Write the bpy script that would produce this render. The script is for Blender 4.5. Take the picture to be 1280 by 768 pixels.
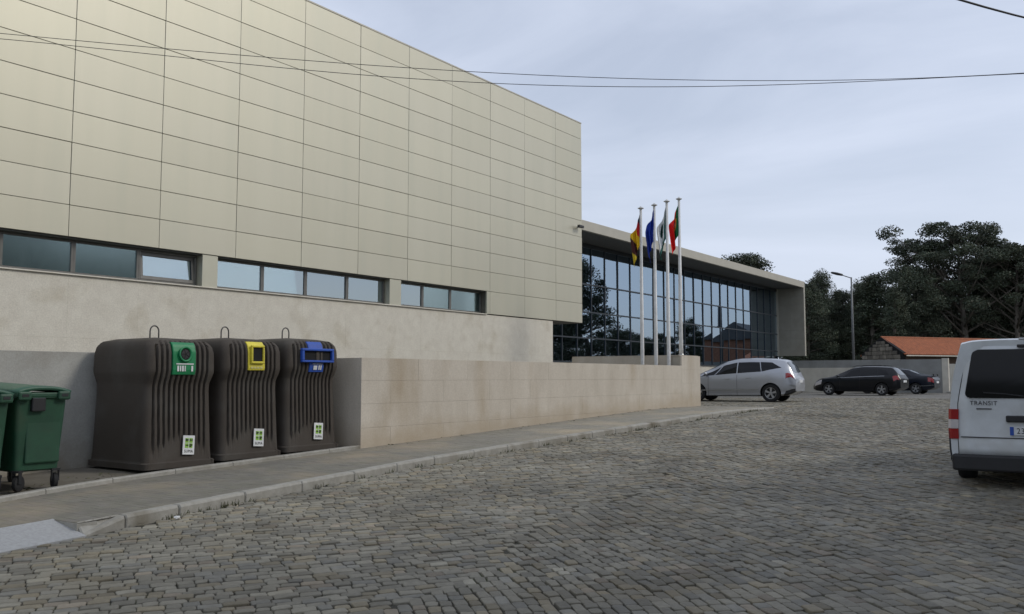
import bpy, bmesh, math, random
import numpy as np
from mathutils import Vector, Matrix, noise as mnoise

for o in list(bpy.data.objects): bpy.data.objects.remove(o)
R = math.radians
scene = bpy.context.scene
C = scene.collection
rng = np.random.default_rng(7)
random.seed(7)

# ------------------------------------------------------------------ camera, sky, sun, exposure
F = 1130.0                                   # focal length in photograph pixels (1280 wide)
AZ = R(34.98); PITCH = R(4.453)              # the facade runs along +X, the building lies on the +Y side; eye at z = 0
cam_d = bpy.data.cameras.new('camera'); cam = bpy.data.objects.new('camera', cam_d); C.objects.link(cam)
cam_d.sensor_fit = 'HORIZONTAL'; cam_d.sensor_width = 36.0; cam_d.lens = 36.0 * F / 1280.0
cam_d.clip_start = 0.1; cam_d.clip_end = 3000
fwv = Vector((math.cos(AZ) * math.cos(PITCH), math.sin(AZ) * math.cos(PITCH), math.sin(PITCH)))
cam.rotation_euler = fwv.to_track_quat('-Z', 'Y').to_euler()
scene.camera = cam

SUN_EL, SUN_AZ = R(38), R(-62)               # direction towards the sun: behind the camera's right shoulder
sdir = Vector((math.cos(SUN_EL) * math.cos(SUN_AZ), math.cos(SUN_EL) * math.sin(SUN_AZ), math.sin(SUN_EL)))
world = bpy.data.worlds.new('World'); scene.world = world; world.use_nodes = True
wn = world.node_tree.nodes; wl = world.node_tree.links; wn.clear()
sky = wn.new('ShaderNodeTexSky'); sky.sky_type = 'NISHITA'; sky.sun_disc = False
sky.sun_elevation = SUN_EL; sky.sun_rotation = math.pi / 2 - SUN_AZ
sky.air_density = 1.0; sky.dust_density = 2.0; sky.ozone_density = 1.5
tc = wn.new('ShaderNodeTexCoord')
mp = wn.new('ShaderNodeMapping'); mp.inputs['Scale'].default_value = (1.5, 1.0, 3.6); mp.inputs['Rotation'].default_value = (R(12), R(10), R(25))
nz = wn.new('ShaderNodeTexNoise'); nz.inputs['Scale'].default_value = 1.7; nz.inputs['Detail'].default_value = 7; nz.inputs['Roughness'].default_value = 0.55; nz.inputs['Distortion'].default_value = 0.6
cr = wn.new('ShaderNodeMapRange'); cr.inputs['From Min'].default_value = 0.3; cr.inputs['From Max'].default_value = 0.72; cr.inputs['To Min'].default_value = 0.55; cr.inputs['To Max'].default_value = 0.95
mx = wn.new('ShaderNodeMix'); mx.data_type = 'RGBA'; mx.inputs['B'].default_value = (7.8, 8.5, 10.1, 1)
bg = wn.new('ShaderNodeBackground'); bg.inputs['Strength'].default_value = 0.1
wo = wn.new('ShaderNodeOutputWorld')
wl.new(tc.outputs['Generated'], mp.inputs['Vector']); wl.new(mp.outputs[0], nz.inputs['Vector'])
wl.new(nz.outputs['Fac'], cr.inputs['Value']); wl.new(cr.outputs[0], mx.inputs['Factor'])
wl.new(sky.outputs[0], mx.inputs['A']); wl.new(mx.outputs['Result'], bg.inputs['Color']); wl.new(bg.outputs[0], wo.inputs['Surface'])

sun_d = bpy.data.lights.new('sun', 'SUN'); sun_d.energy = 1.2; sun_d.angle = R(14); sun_d.color = (1.0, 0.95, 0.86)
sun = bpy.data.objects.new('sun', sun_d); C.objects.link(sun)
sun.rotation_euler = (-sdir).to_track_quat('-Z', 'Y').to_euler()
scene.view_settings.view_transform = 'Standard'; scene.view_settings.look = 'None'
scene.view_settings.exposure = 0.0; scene.view_settings.gamma = 1.0
scene.view_settings.use_curve_mapping = False
scene.render.engine = 'CYCLES'
scene.cycles.max_bounces = 8; scene.cycles.transparent_max_bounces = 8

# ------------------------------------------------------------------ materials
MATS = {}
def pm(name, col, rough=0.7, metal=0.0, col2=None, scale=6.0, detail=5.0, lo=0.35, hi=0.65, bump=0.0, bscale=60.0, spec=0.5,
       coat=0.0, attr=None, stain=None, sscale=1.2, slo=0.5, shi=0.7, stretch=None, speck=0.0, splash=None):
    """Principled material with noise-varied colour, optional stain layer, fine bump and a colour attribute."""
    m = bpy.data.materials.new(name); m.use_nodes = True
    n, l = m.node_tree.nodes, m.node_tree.links
    b = n['Principled BSDF']; b.inputs['Roughness'].default_value = rough; b.inputs['Metallic'].default_value = metal
    b.inputs['Specular IOR Level'].default_value = spec; b.inputs['Coat Weight'].default_value = coat; b.inputs['Coat Roughness'].default_value = 0.06
    g = n.new('ShaderNodeNewGeometry'); vec = g.outputs['Position']
    if stretch:
        mpn = n.new('ShaderNodeMapping'); mpn.inputs['Scale'].default_value = stretch; l.new(vec, mpn.inputs['Vector']); vec = mpn.outputs[0]
    c2 = col2 if col2 else tuple(c * 0.82 for c in col)
    t = n.new('ShaderNodeTexNoise'); t.inputs['Scale'].default_value = scale; t.inputs['Detail'].default_value = detail; t.inputs['Roughness'].default_value = 0.6
    l.new(vec, t.inputs['Vector'])
    r = n.new('ShaderNodeMapRange'); r.inputs['From Min'].default_value = lo; r.inputs['From Max'].default_value = hi; l.new(t.outputs['Fac'], r.inputs['Value'])
    mixn = n.new('ShaderNodeMix'); mixn.data_type = 'RGBA'; mixn.inputs['A'].default_value = (*col, 1); mixn.inputs['B'].default_value = (*c2, 1)
    l.new(r.outputs[0], mixn.inputs['Factor']); out = mixn.outputs['Result']
    if stain:
        t2 = n.new('ShaderNodeTexNoise'); t2.inputs['Scale'].default_value = sscale; t2.inputs['Detail'].default_value = 6; l.new(vec, t2.inputs['Vector'])
        r2 = n.new('ShaderNodeMapRange'); r2.inputs['From Min'].default_value = slo; r2.inputs['From Max'].default_value = shi; l.new(t2.outputs['Fac'], r2.inputs['Value'])
        m2 = n.new('ShaderNodeMix'); m2.data_type = 'RGBA'; m2.inputs['B'].default_value = (*stain, 1); l.new(r2.outputs[0], m2.inputs['Factor']); l.new(out, m2.inputs['A']); out = m2.outputs['Result']
    if speck:                                  # fine mineral grain
        t4 = n.new('ShaderNodeTexNoise'); t4.inputs['Scale'].default_value = 38; t4.inputs['Detail'].default_value = 6; t4.inputs['Roughness'].default_value = 0.75; l.new(g.outputs['Position'], t4.inputs['Vector'])
        r4 = n.new('ShaderNodeMapRange'); r4.inputs['From Min'].default_value = 0.3; r4.inputs['From Max'].default_value = 0.7; r4.inputs['To Min'].default_value = 1 - speck; r4.inputs['To Max'].default_value = 1 + speck; l.new(t4.outputs['Fac'], r4.inputs['Value'])
        m4 = n.new('ShaderNodeMix'); m4.data_type = 'RGBA'; m4.blend_type = 'MULTIPLY'; m4.inputs['Factor'].default_value = 1; l.new(out, m4.inputs['A']); l.new(r4.outputs[0], m4.inputs['B']); out = m4.outputs['Result']
    if splash:                                 # soil splashed and drawn up from the sloping pavement
        sx = n.new('ShaderNodeSeparateXYZ'); l.new(g.outputs['Position'], sx.inputs[0])
        h1 = n.new('ShaderNodeMath'); h1.operation = 'MULTIPLY_ADD'; h1.inputs[1].default_value = -0.0316; h1.inputs[2].default_value = 1.25 + 0.0316 * 11.77; l.new(sx.outputs['X'], h1.inputs[0])
        h2 = n.new('ShaderNodeMath'); h2.operation = 'ADD'; l.new(sx.outputs['Z'], h2.inputs[0]); l.new(h1.outputs[0], h2.inputs[1])
        t5 = n.new('ShaderNodeTexNoise'); t5.inputs['Scale'].default_value = 1.6; t5.inputs['Detail'].default_value = 7; l.new(g.outputs['Position'], t5.inputs['Vector'])
        h3 = n.new('ShaderNodeMath'); h3.operation = 'MULTIPLY_ADD'; h3.inputs[1].default_value = -0.9; l.new(t5.outputs['Fac'], h3.inputs[0]); l.new(h2.outputs[0], h3.inputs[2])
        r5 = n.new('ShaderNodeMapRange'); r5.inputs['From Min'].default_value = -0.02; r5.inputs['From Max'].default_value = -0.42; r5.inputs['To Max'].default_value = 0.55; l.new(h3.outputs[0], r5.inputs['Value'])
        m5 = n.new('ShaderNodeMix'); m5.data_type = 'RGBA'; m5.inputs['B'].default_value = (*splash, 1); l.new(r5.outputs[0], m5.inputs['Factor']); l.new(out, m5.inputs['A']); out = m5.outputs['Result']
    if attr:
        a = n.new('ShaderNodeAttribute'); a.attribute_name = attr
        m3 = n.new('ShaderNodeMix'); m3.data_type = 'RGBA'; m3.blend_type = 'MULTIPLY'; m3.inputs['Factor'].default_value = 1
        l.new(out, m3.inputs['A']); l.new(a.outputs['Color'], m3.inputs['B']); out = m3.outputs['Result']
    l.new(out, b.inputs['Base Color'])
    if bump > 0:
        t3 = n.new('ShaderNodeTexNoise'); t3.inputs['Scale'].default_value = bscale; t3.inputs['Detail'].default_value = 4; l.new(vec, t3.inputs['Vector'])
        bp = n.new('ShaderNodeBump'); bp.inputs['Strength'].default_value = bump; bp.inputs['Distance'].default_value = 0.01
        l.new(t3.outputs['Fac'], bp.inputs['Height']); l.new(bp.outputs[0], b.inputs['Normal'])
    MATS[name] = m
    return m

def glass(name, tint, refl, rough=0.01, fac=0.62):
    m = bpy.data.materials.new(name); m.use_nodes = True
    n, l = m.node_tree.nodes, m.node_tree.links; n.clear()
    o = n.new('ShaderNodeOutputMaterial'); tr = n.new('ShaderNodeBsdfTransparent'); tr.inputs[0].default_value = (*tint, 1)
    gl = n.new('ShaderNodeBsdfGlossy'); gl.inputs['Color'].default_value = (*refl, 1); gl.inputs['Roughness'].default_value = rough
    fr = n.new('ShaderNodeFresnel'); fr.inputs['IOR'].default_value = 1.5
    mr = n.new('ShaderNodeMapRange'); mr.inputs['To Min'].default_value = fac; mr.inputs['To Max'].default_value = 1.0; l.new(fr.outputs[0], mr.inputs['Value'])
    mi = n.new('ShaderNodeMixShader'); l.new(mr.outputs[0], mi.inputs[0]); l.new(tr.outputs[0], mi.inputs[1]); l.new(gl.outputs[0], mi.inputs[2]); l.new(mi.outputs[0], o.inputs['Surface'])
    return m

M = dict(
    clad=pm('champagne_cladding', (0.53, 0.515, 0.415), 0.5, 0.6, (0.51, 0.495, 0.395), 0.9, bump=0.02, bscale=90),
    cladp=pm('champagne_panel', (0.55, 0.525, 0.42), 0.5, 0.6, (0.53, 0.505, 0.40), 0.5, bump=0.02, bscale=90, attr='Col', stain=(0.52, 0.504, 0.404), sscale=1.0, slo=0.5, shi=0.75, stretch=(2.4, 1, 0.2)),
    cladjoint=pm('cladding_backing', (0.11, 0.105, 0.085), 0.8),
    stone=pm('cream_limestone', (0.66, 0.625, 0.53), 0.85, 0, (0.57, 0.53, 0.445), 3.5, 8, 0.3, 0.75, bump=0.25, bscale=45, stain=(0.46, 0.41, 0.31), sscale=1.7, slo=0.56, shi=0.85, speck=0.16),
    stone2=pm('weathered_limestone', (0.56, 0.51, 0.43), 0.85, 0, (0.46, 0.41, 0.335), 2.2, 8, 0.3, 0.72, bump=0.3, bscale=45, stain=(0.36, 0.29, 0.20), sscale=0.9, slo=0.56, shi=0.8, stretch=(1, 1, 0.35), speck=0.13, splash=(0.36, 0.285, 0.19)),
    joint=pm('stone_joint', (0.38, 0.35, 0.29), 0.9),
    grey=pm('grey_plaster', (0.43, 0.425, 0.39), 0.9, 0, (0.33, 0.325, 0.295), 1.6, 8, 0.3, 0.7, bump=0.35, bscale=50, stain=(0.27, 0.25, 0.21), sscale=1.0, slo=0.52, shi=0.75, speck=0.12, splash=(0.22, 0.18, 0.12)),
    alu=pm('dark_aluminium', (0.17, 0.165, 0.15), 0.45, 0.4),
    mull=pm('grey_mullion', (0.045, 0.055, 0.065), 0.4, 0.3),
    fascia=pm('roof_fascia', (0.46, 0.43, 0.355), 0.5, 0.25, (0.42, 0.395, 0.325), 1.5),
    endwall=pm('end_wall_panel', (0.30, 0.285, 0.235), 0.6, 0.1, (0.26, 0.245, 0.2), 2.0),
    soffit=pm('soffit_grey', (0.13, 0.13, 0.125), 0.8),
    dark=pm('interior_grey', (0.36, 0.42, 0.44), 0.9, 0, (0.24, 0.29, 0.31), 0.8),
    blind=pm('grey_green_blind', (0.42, 0.52, 0.48), 0.9, 0, (0.28, 0.36, 0.335), 2.5, 6, stretch=(1.5, 1, 0.6)),
    interior_light=pm('interior_pale', (0.35, 0.36, 0.35), 0.9),
    roofgrey=pm('roof_felt', (0.12, 0.12, 0.12), 0.9),
    kerb=pm('granite_kerb', (0.36, 0.345, 0.305), 0.8, 0, (0.26, 0.248, 0.212), 9, 8, 0.3, 0.7, bump=0.4, bscale=70, stain=(0.16, 0.14, 0.10), sscale=1.3, slo=0.55, shi=0.75),
    slab=pm('pale_granite_slab', (0.36, 0.365, 0.36), 0.75, 0, (0.29, 0.29, 0.285), 30, 6, bump=0.2, bscale=90),
    paver=pm('concrete_paver', (0.192, 0.182, 0.150), 0.9, 0, (0.150, 0.142, 0.116), 3, 8, 0.3, 0.7, bump=0.3, bscale=90, attr='Col', stain=(0.27, 0.23, 0.165), sscale=0.7, slo=0.48, shi=0.75, speck=0.1),
    pad=pm('stained_concrete', (0.17, 0.155, 0.125), 0.9, 0, (0.12, 0.105, 0.08), 2.0, 8, 0.3, 0.7, bump=0.4, bscale=40, stain=(0.10, 0.085, 0.06), sscale=1.6, slo=0.5, shi=0.7),
    sett=pm('granite_sett', (0.185, 0.172, 0.138), 0.75, 0, (0.136, 0.126, 0.10), 14, 6, 0.3, 0.7, bump=0.5, bscale=55, attr='Col', stain=(0.14, 0.124, 0.09), sscale=0.55, slo=0.52, shi=0.72),
    earth=pm('joint_earth', (0.055, 0.049, 0.036), 0.95, 0, (0.036, 0.034, 0.025), 5, 6, bump=0.5, bscale=60, stain=(0.06, 0.07, 0.03), sscale=1.2, slo=0.5, shi=0.7),
    container=pm('speckled_brown_plastic', (0.062, 0.050, 0.038), 0.8, 0, (0.040, 0.033, 0.026), 120, 3, 0.35, 0.65, bump=0.15, bscale=140, stain=(0.072, 0.066, 0.056), sscale=1.8, slo=0.5, shi=0.8),
    blackp=pm('black_plastic', (0.018, 0.018, 0.019), 0.5),
    hole=pm('black_opening', (0.006, 0.006, 0.006), 0.9),
    greenp=pm('green_plate', (0.01, 0.21, 0.075), 0.45, 0, (0.01, 0.17, 0.06), 5),
    yellowp=pm('yellow_plate', (0.70, 0.60, 0.05), 0.45, 0, (0.58, 0.50, 0.05), 5),
    bluep=pm('blue_plate', (0.02, 0.085, 0.42), 0.45, 0, (0.02, 0.07, 0.34), 5),
    whitep=pm('white_print', (0.72, 0.73, 0.72), 0.6),
    limep=pm('lime_print', (0.27, 0.52, 0.06), 0.6),
    blackprint=pm('black_print', (0.012, 0.014, 0.012), 0.7),
    steel=pm('galvanised_steel', (0.36, 0.37, 0.37), 0.4, 0.8),
    rustwire=pm('grey_hook_steel', (0.11, 0.105, 0.1), 0.5, 0.7),
    bin=pm('green_bin_plastic', (0.013, 0.064, 0.032), 0.55, 0, (0.011, 0.048, 0.025), 4, 6, bump=0.08, bscale=80, stain=(0.04, 0.055, 0.03), sscale=1.8, slo=0.6, shi=0.85),
    binlid=pm('faded_green_lid', (0.022, 0.092, 0.052), 0.5, 0, (0.03, 0.085, 0.055), 4),
    tyre=pm('tyre_rubber', (0.014, 0.014, 0.014), 0.85),
    rim=pm('alloy_rim', (0.45, 0.46, 0.47), 0.35, 0.8),
    silver=pm('silver_paint', (0.40, 0.415, 0.44), 0.32, 0.55, (0.395, 0.41, 0.435), 2, coat=0.5),
    black_paint=pm('black_paint', (0.006, 0.007, 0.009), 0.3, 0, spec=0.3, coat=0.12),
    blue_paint=pm('navy_paint', (0.006, 0.009, 0.017), 0.3, 0, spec=0.3, coat=0.12),
    white_paint=pm('white_paint', (0.64, 0.67, 0.68), 0.4, 0, (0.55, 0.575, 0.575), 3, coat=0.2, stain=(0.48, 0.485, 0.46), sscale=2.2, slo=0.5, shi=0.8),
    cglass=pm('car_glass', (0.006, 0.007, 0.009), 0.05, 0, spec=0.28),
    cglass_pale=pm('rear_screen_glass', (0.10, 0.115, 0.13), 0.06, 0, spec=0.6),
    redl=pm('red_lamp', (0.32, 0.012, 0.012), 0.15, coat=0.5),
    whitel=pm('clear_lamp', (0.62, 0.58, 0.56), 0.15, coat=0.5),
    trim=pm('black_trim', (0.02, 0.02, 0.021), 0.6),
    bark=pm('pale_bark', (0.17, 0.15, 0.125), 0.9, 0, (0.09, 0.08, 0.065), 3, stretch=(1, 1, 0.3)),
    leaf=pm('eucalyptus_leaf', (0.078, 0.094, 0.060), 0.6, 0, (0.050, 0.066, 0.044), 0.35, 4, attr='Col', spec=0.3),
    weed=pm('weed_green', (0.07, 0.085, 0.03), 0.7, 0, (0.10, 0.09, 0.045), 9),
    pole=pm('white_flagpole', (0.62, 0.62, 0.60), 0.4),
    cloth=pm('flag_cloth', (1, 1, 1), 0.85, 0, (0.92, 0.92, 0.92), 8, attr='Col', spec=0.2),
    lamp=pm('grey_lamp_post', (0.15, 0.155, 0.155), 0.5, 0.4),
    render_white=pm('cream_render', (0.56, 0.53, 0.45), 0.9, 0, (0.47, 0.44, 0.37), 1.5, 7, bump=0.2),
    render_grey=pm('grey_render', (0.27, 0.275, 0.26), 0.9, 0, (0.21, 0.21, 0.2), 1.2, 7, bump=0.2),
    rubble=pm('rubble_stone', (0.17, 0.155, 0.13), 0.95, 0, (0.09, 0.082, 0.07), 2.0, 6, bump=0.5, bscale=12, attr='Col'),
    tile=pm('orange_roof_tile', (0.33, 0.105, 0.04), 0.85, 0, (0.235, 0.075, 0.03), 4, 6, attr='Col'),
    wood=pm('brown_timber', (0.09, 0.06, 0.04), 0.9),
    brick=pm('red_brick', (0.34, 0.16, 0.095), 0.9, 0, (0.26, 0.12, 0.075), 3, 6),
    grass=pm('rough_grass', (0.06, 0.075, 0.028), 0.95, 0, (0.10, 0.088, 0.05), 0.6, 8, bump=0.6, bscale=8),
    wire=pm('black_cable', (0.03, 0.03, 0.032), 0.6),
    paper=pm('white_paper', (0.75, 0.75, 0.73), 0.8),
    concrete=pm('pole_concrete', (0.30, 0.29, 0.27), 0.9, 0, (0.23, 0.22, 0.2), 4),
)
M['hallglass'] = glass('solar_control_glass', (0.52, 0.66, 0.72), (0.52, 0.65, 0.78), fac=0.56)
M['winglass_dull'] = glass('textured_window_glass', (0.72, 0.80, 0.78), (0.62, 0.78, 0.80), rough=0.16, fac=0.40)
M['winglass'] = glass('window_glass', (0.72, 0.80, 0.78), (0.72, 0.84, 0.90), fac=0.40)

# ------------------------------------------------------------------ mesh helpers
def link(o, parent=None):
    C.objects.link(o)
    if parent is not None: o.parent = parent
    return o
def raw(name, me, mat, parent=None):
    o = bpy.data.objects.new(name, me)
    if mat is not None and not me.materials: me.materials.append(mat)
    return link(o, parent)
class MB:
    def __init__(s): s.v = []; s.f = []; s.c = []
    def add(s, vs, fs, col=None):
        n = len(s.v); s.v += [tuple(p) for p in vs]; s.f += [tuple(i + n for i in f) for f in fs]
        if col is not None: s.c += [col] * len(fs)
        return s
    def box(s, x0, x1, y0, y1, z0, z1, bev=0.0, mtx=None, col=None):
        if bev <= 0:
            vs = [(x, y, z) for z in (z0, z1) for y in (y0, y1) for x in (x0, x1)]
            fs = [(0, 2, 3, 1), (4, 5, 7, 6), (0, 1, 5, 4), (2, 6, 7, 3), (0, 4, 6, 2), (1, 3, 7, 5)]
        else:
            bm = bmesh.new(); bmesh.ops.create_cube(bm, size=1)
            for v in bm.verts: v.co = Vector(((x0 + x1) / 2 + v.co.x * (x1 - x0), (y0 + y1) / 2 + v.co.y * (y1 - y0), (z0 + z1) / 2 + v.co.z * (z1 - z0)))
            bmesh.ops.bevel(bm, geom=list(bm.edges), offset=bev, segments=1 if bev < 0.012 else 2, affect='EDGES', profile=0.5)
            bm.verts.index_update(); vs = [tuple(v.co) for v in bm.verts]; fs = [tuple(v.index for v in f.verts) for f in bm.faces]; bm.free()
        if mtx is not None: vs = [tuple(mtx @ Vector(p)) for p in vs]
        return s.add(vs, fs, col)
    def tube(s, path, rad, n=8, caps=True, col=None):
        pts = [Vector(p) for p in path]; k = len(pts)
        rr = rad if isinstance(rad, (list, tuple)) else [rad] * k
        vs = []; ref = None
        for i, p in enumerate(pts):
            d = (pts[min(i + 1, k - 1)] - pts[max(i - 1, 0)]).normalized()
            if ref is None: ref = d.orthogonal().normalized()
            a = (ref - d * ref.dot(d)); a = a.normalized() if a.length > 1e-6 else d.orthogonal().normalized()
            ref = a; b = d.cross(a)
            for j in range(n):
                t = 2 * math.pi * j / n; vs.append(p + (a * math.cos(t) + b * math.sin(t)) * rr[i])
        fs = [(i * n + j, i * n + (j + 1) % n, (i + 1) * n + (j + 1) % n, (i + 1) * n + j) for i in range(k - 1) for j in range(n)]
        if caps: fs += [tuple(range(n))[::-1], tuple(range((k - 1) * n, k * n))]
        return s.add(vs, fs, col)
    def lathe(s, prof, n=24, axis='z', at=(0, 0, 0), caps=True):
        """prof: list of (r, h) revolved round the axis through at."""
        vs = []
        for r, h in prof:
            for j in range(n):
                t = 2 * math.pi * j / n; a, b = r * math.cos(t), r * math.sin(t)
                p = {'z': (a, b, h), 'y': (a, h, b), 'x': (h, a, b)}[axis]
                vs.append((p[0] + at[0], p[1] + at[1], p[2] + at[2]))
        k = len(prof)
        fs = [(i * n + j, i * n + (j + 1) % n, (i + 1) * n + (j + 1) % n, (i + 1) * n + j) for i in range(k - 1) for j in range(n)]
        if caps: fs += [tuple(range(n))[::-1], tuple(range((k - 1) * n, k * n))]
        return s.add(vs, fs)
    def prism(s, poly, d0, d1, plane='xz', col=None):
        """extrude a 2D outline: plane 'xz' along y, 'yz' along x, 'xy' along z."""
        n = len(poly)
        m = {'xz': lambda a, b, d: (a, d, b), 'yz': lambda a, b, d: (d, a, b), 'xy': lambda a, b, d: (a, b, d)}[plane]
        vs = [m(a, b, d0) for a, b in poly] + [m(a, b, d1) for a, b in poly]
        fs = [tuple(range(n))[::-1], tuple(range(n, 2 * n))] + [(i, (i + 1) % n, n + (i + 1) % n, n + i) for i in range(n)]
        return s.add(vs, fs, col)
    def grid(s, fn, nu, nv, col=None):
        vs = [fn(i / nu, j / nv) for i in range(nu + 1) for j in range(nv + 1)]
        fs = [(i * (nv + 1) + j, (i + 1) * (nv + 1) + j, (i + 1) * (nv + 1) + j + 1, i * (nv + 1) + j + 1) for i in range(nu) for j in range(nv)]
        return s.add(vs, fs, col)
    def mesh(s, name, smooth=False, normals=True):
        me = bpy.data.meshes.new(name); me.from_pydata(s.v, [], s.f)
        if normals:
            bm = bmesh.new(); bm.from_mesh(me); bmesh.ops.recalc_face_normals(bm, faces=bm.faces); bm.to_mesh(me); bm.free()
        if smooth: me.shade_smooth()
        if s.c:
            a = me.color_attributes.new('Col', 'FLOAT_COLOR', 'CORNER'); buf = []
            for p, c in zip(me.polygons, s.c): buf += [c[0], c[1], c[2], 1.0] * p.loop_total
            a.data.foreach_set('color', buf)
        return me
    def build(s, name, mat, parent=None, smooth=False, sharp=None):
        me = s.mesh(name, smooth)
        if sharp is not None: me.set_sharp_from_angle(angle=R(sharp))
        return raw(name, me, mat, parent)
def thing(name, label, cat, loc=(0, 0, 0), rotz=0.0, group=None):
    o = bpy.data.objects.new(name, None); C.objects.link(o); o.location = loc; o.rotation_euler = (0, 0, rotz); o.empty_display_size = 0.2
    return tag(o, label, cat, group)
def tag(o, label=None, cat=None, group=None, kind=None):
    if label: o['label'] = label
    if cat: o['category'] = cat
    if group: o['group'] = group
    if kind: o['kind'] = kind
    return o
def np_mesh(name, verts, faces4, cols=None, smooth=False):
    """numpy quads -> mesh; cols per face."""
    me = bpy.data.meshes.new(name); nv, nf = len(verts), len(faces4)
    me.vertices.add(nv); me.vertices.foreach_set('co', np.asarray(verts, np.float32).ravel())
    me.loops.add(nf * 4); me.loops.foreach_set('vertex_index', np.asarray(faces4, np.int32).ravel())
    me.polygons.add(nf); me.polygons.foreach_set('loop_start', np.arange(0, nf * 4, 4, dtype=np.int32))
    me.polygons.foreach_set('loop_total', np.full(nf, 4, np.int32)); me.update(calc_edges=True); me.shade_flat()
    if cols is not None:
        a = me.color_attributes.new('Col', 'FLOAT_COLOR', 'CORNER')
        c4 = np.ones((nf, 4), np.float32); c4[:, :3] = cols
        a.data.foreach_set('color', np.repeat(c4, 4, axis=0).ravel())
    return me
def text_mesh(name, body, size, mat, parent, mtx, shear=0.0, extrude=0.001, xs=1.0):
    cu = bpy.data.curves.new(name, 'FONT'); cu.body = body; cu.size = size; cu.shear = shear; cu.extrude = extrude; cu.space_character = 1.12; cu.align_x = 'CENTER'; cu.align_y = 'CENTER'
    tmp = bpy.data.objects.new('tmp', cu); C.objects.link(tmp)
    me = bpy.data.meshes.new_from_object(tmp.evaluated_get(bpy.context.evaluated_depsgraph_get()))
    bpy.data.objects.remove(tmp)
    me.transform(mtx @ Matrix.Diagonal((xs, 1, 1, 1))); me.materials.clear(); me.name = name
    return raw(name, me, mat, parent)
def W(px, D, z=0.0):
    """a spot on the ground plan: D metres ahead of the standpoint, px the photograph column it lies under"""
    lat = (px - 640) / F * D
    return (D * math.cos(AZ) + lat * math.sin(AZ), D * math.sin(AZ) - lat * math.cos(AZ), z)

# ------------------------------------------------------------------ terrain heights
KERB_H = 0.12
def S(x):
    """pavement level: the street climbs along +X and levels out at the forecourt"""
    x = max(-4.0, x); k = 26.0
    t = x if x < k - 2 else (k if x > k + 2 else x - (x - k + 2) ** 2 / 8.0)
    return -1.25 + 0.0316 * (t - 11.77)
def kh(x): return 0.108 if x < 23 else max(0.03, 0.108 - (x - 23) * 0.022)
def Rz(x, y): return S(x) - KERB_H - 0.018 * min(max(9.3 - y, 0.0), 9.0)
def kerbY(x): return float(np.interp(x, [-12, 3, 5, 7.5, 11, 14, 20, 27], [8.6, 8.7, 8.82, 9.1, 9.42, 9.42, 9.32, 9.2]))
def edgeY(x): return float(np.interp(x, [-12, 2, 4, 5.3, 6.6, 8, 12], [10.3, 10.4, 10.75, 11.08, 11.42, 11.50, 11.50]))
def Pz(x): return Rz(x, 9.4) + kh(x)

# ------------------------------------------------------------------ setting: ground, road, setts
def sheet(name, xs, ys, zf, mat):
    vs = [(x, y, zf(x, y)) for x in xs for y in ys]; ny = len(ys)
    fs = [(i * ny + j, (i + 1) * ny + j, (i + 1) * ny + j + 1, i * ny + j + 1) for i in range(len(xs) - 1) for j in range(ny - 1)]
    me = bpy.data.meshes.new(name); me.from_pydata(vs, [], fs); me.shade_smooth(); return tag(raw(name, me, mat), kind='structure')
gx = [-1500, -300, -60, -20, -8] + [i * 1.5 for i in range(-3, 22)] + [40, 60, 90, 140, 250, 600, 1500]
gy = [-1500, -300, -60, -20, -9, -4, 0, 5, 9.3, 12, 20, 40, 90, 250, 600, 1500]
sheet('ground', gx, gy, lambda x, y: Rz(x, y) - 0.07, M['grass'])

ROW_A, ROW_B = R(-36), R(49)                  # the setts run in two diagonals that meet along the crown of the road
ZDIR = R(9.0); ZN = Vector((-math.sin(ZDIR), math.cos(ZDIR))); ZP = Vector((6.57, 4.9))
def zone(x, y): return (x - ZP.x) * ZN.x + (y - ZP.y) * ZN.y + 0.15 * math.sin(x * 1.3)
def road_material():
    m = bpy.data.materials.new('distant_setts'); m.use_nodes = True; n, l = m.node_tree.nodes, m.node_tree.links
    b = n['Principled BSDF']; b.inputs['Roughness'].default_value = 0.75
    g = n.new('ShaderNodeNewGeometry'); mpn = n.new('ShaderNodeMapping'); mpn.vector_type = 'POINT'; mpn.inputs['Rotation'].default_value = (0, 0, -ROW_A); l.new(g.outputs['Position'], mpn.inputs['Vector'])
    bt = n.new('ShaderNodeTexBrick'); bt.inputs['Color1'].default_value = (0.18, 0.17, 0.145, 1); bt.inputs['Color2'].default_value = (0.135, 0.127, 0.108, 1); bt.inputs['Mortar'].default_value = (0.06, 0.055, 0.042, 1)
    bt.inputs['Scale'].default_value = 1.0; bt.inputs['Brick Width'].default_value = 0.155; bt.inputs['Row Height'].default_value = 0.11; bt.inputs['Mortar Size'].default_value = 0.01; bt.inputs['Bias'].default_value = -0.1
    l.new(mpn.outputs[0], bt.inputs['Vector'])
    t = n.new('ShaderNodeTexNoise'); t.inputs['Scale'].default_value = 0.5; t.inputs['Detail'].default_value = 8; l.new(g.outputs['Position'], t.inputs['Vector'])
    mr = n.new('ShaderNodeMapRange'); mr.inputs['From Min'].default_value = 0.3; mr.inputs['From Max'].default_value = 0.7; mr.inputs['To Min'].default_value = 0.8; mr.inputs['To Max'].default_value = 1.2; l.new(t.outputs['Fac'], mr.inputs['Value'])
    mu = n.new('ShaderNodeMix'); mu.data_type = 'RGBA'; mu.blend_type = 'MULTIPLY'; mu.inputs['Factor'].default_value = 1; l.new(bt.outputs['Color'], mu.inputs['A']); l.new(mr.outputs[0], mu.inputs['B']); l.new(mu.outputs['Result'], b.inputs['Base Color'])
    bp = n.new('ShaderNodeBump'); bp.inputs['Strength'].default_value = 0.6; bp.inputs['Distance'].default_value = 0.015; bp.invert = True; l.new(bt.outputs['Fac'], bp.inputs['Height']); l.new(bp.outputs[0], b.inputs['Normal'])
    return m
M['road'] = road_material()
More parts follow.
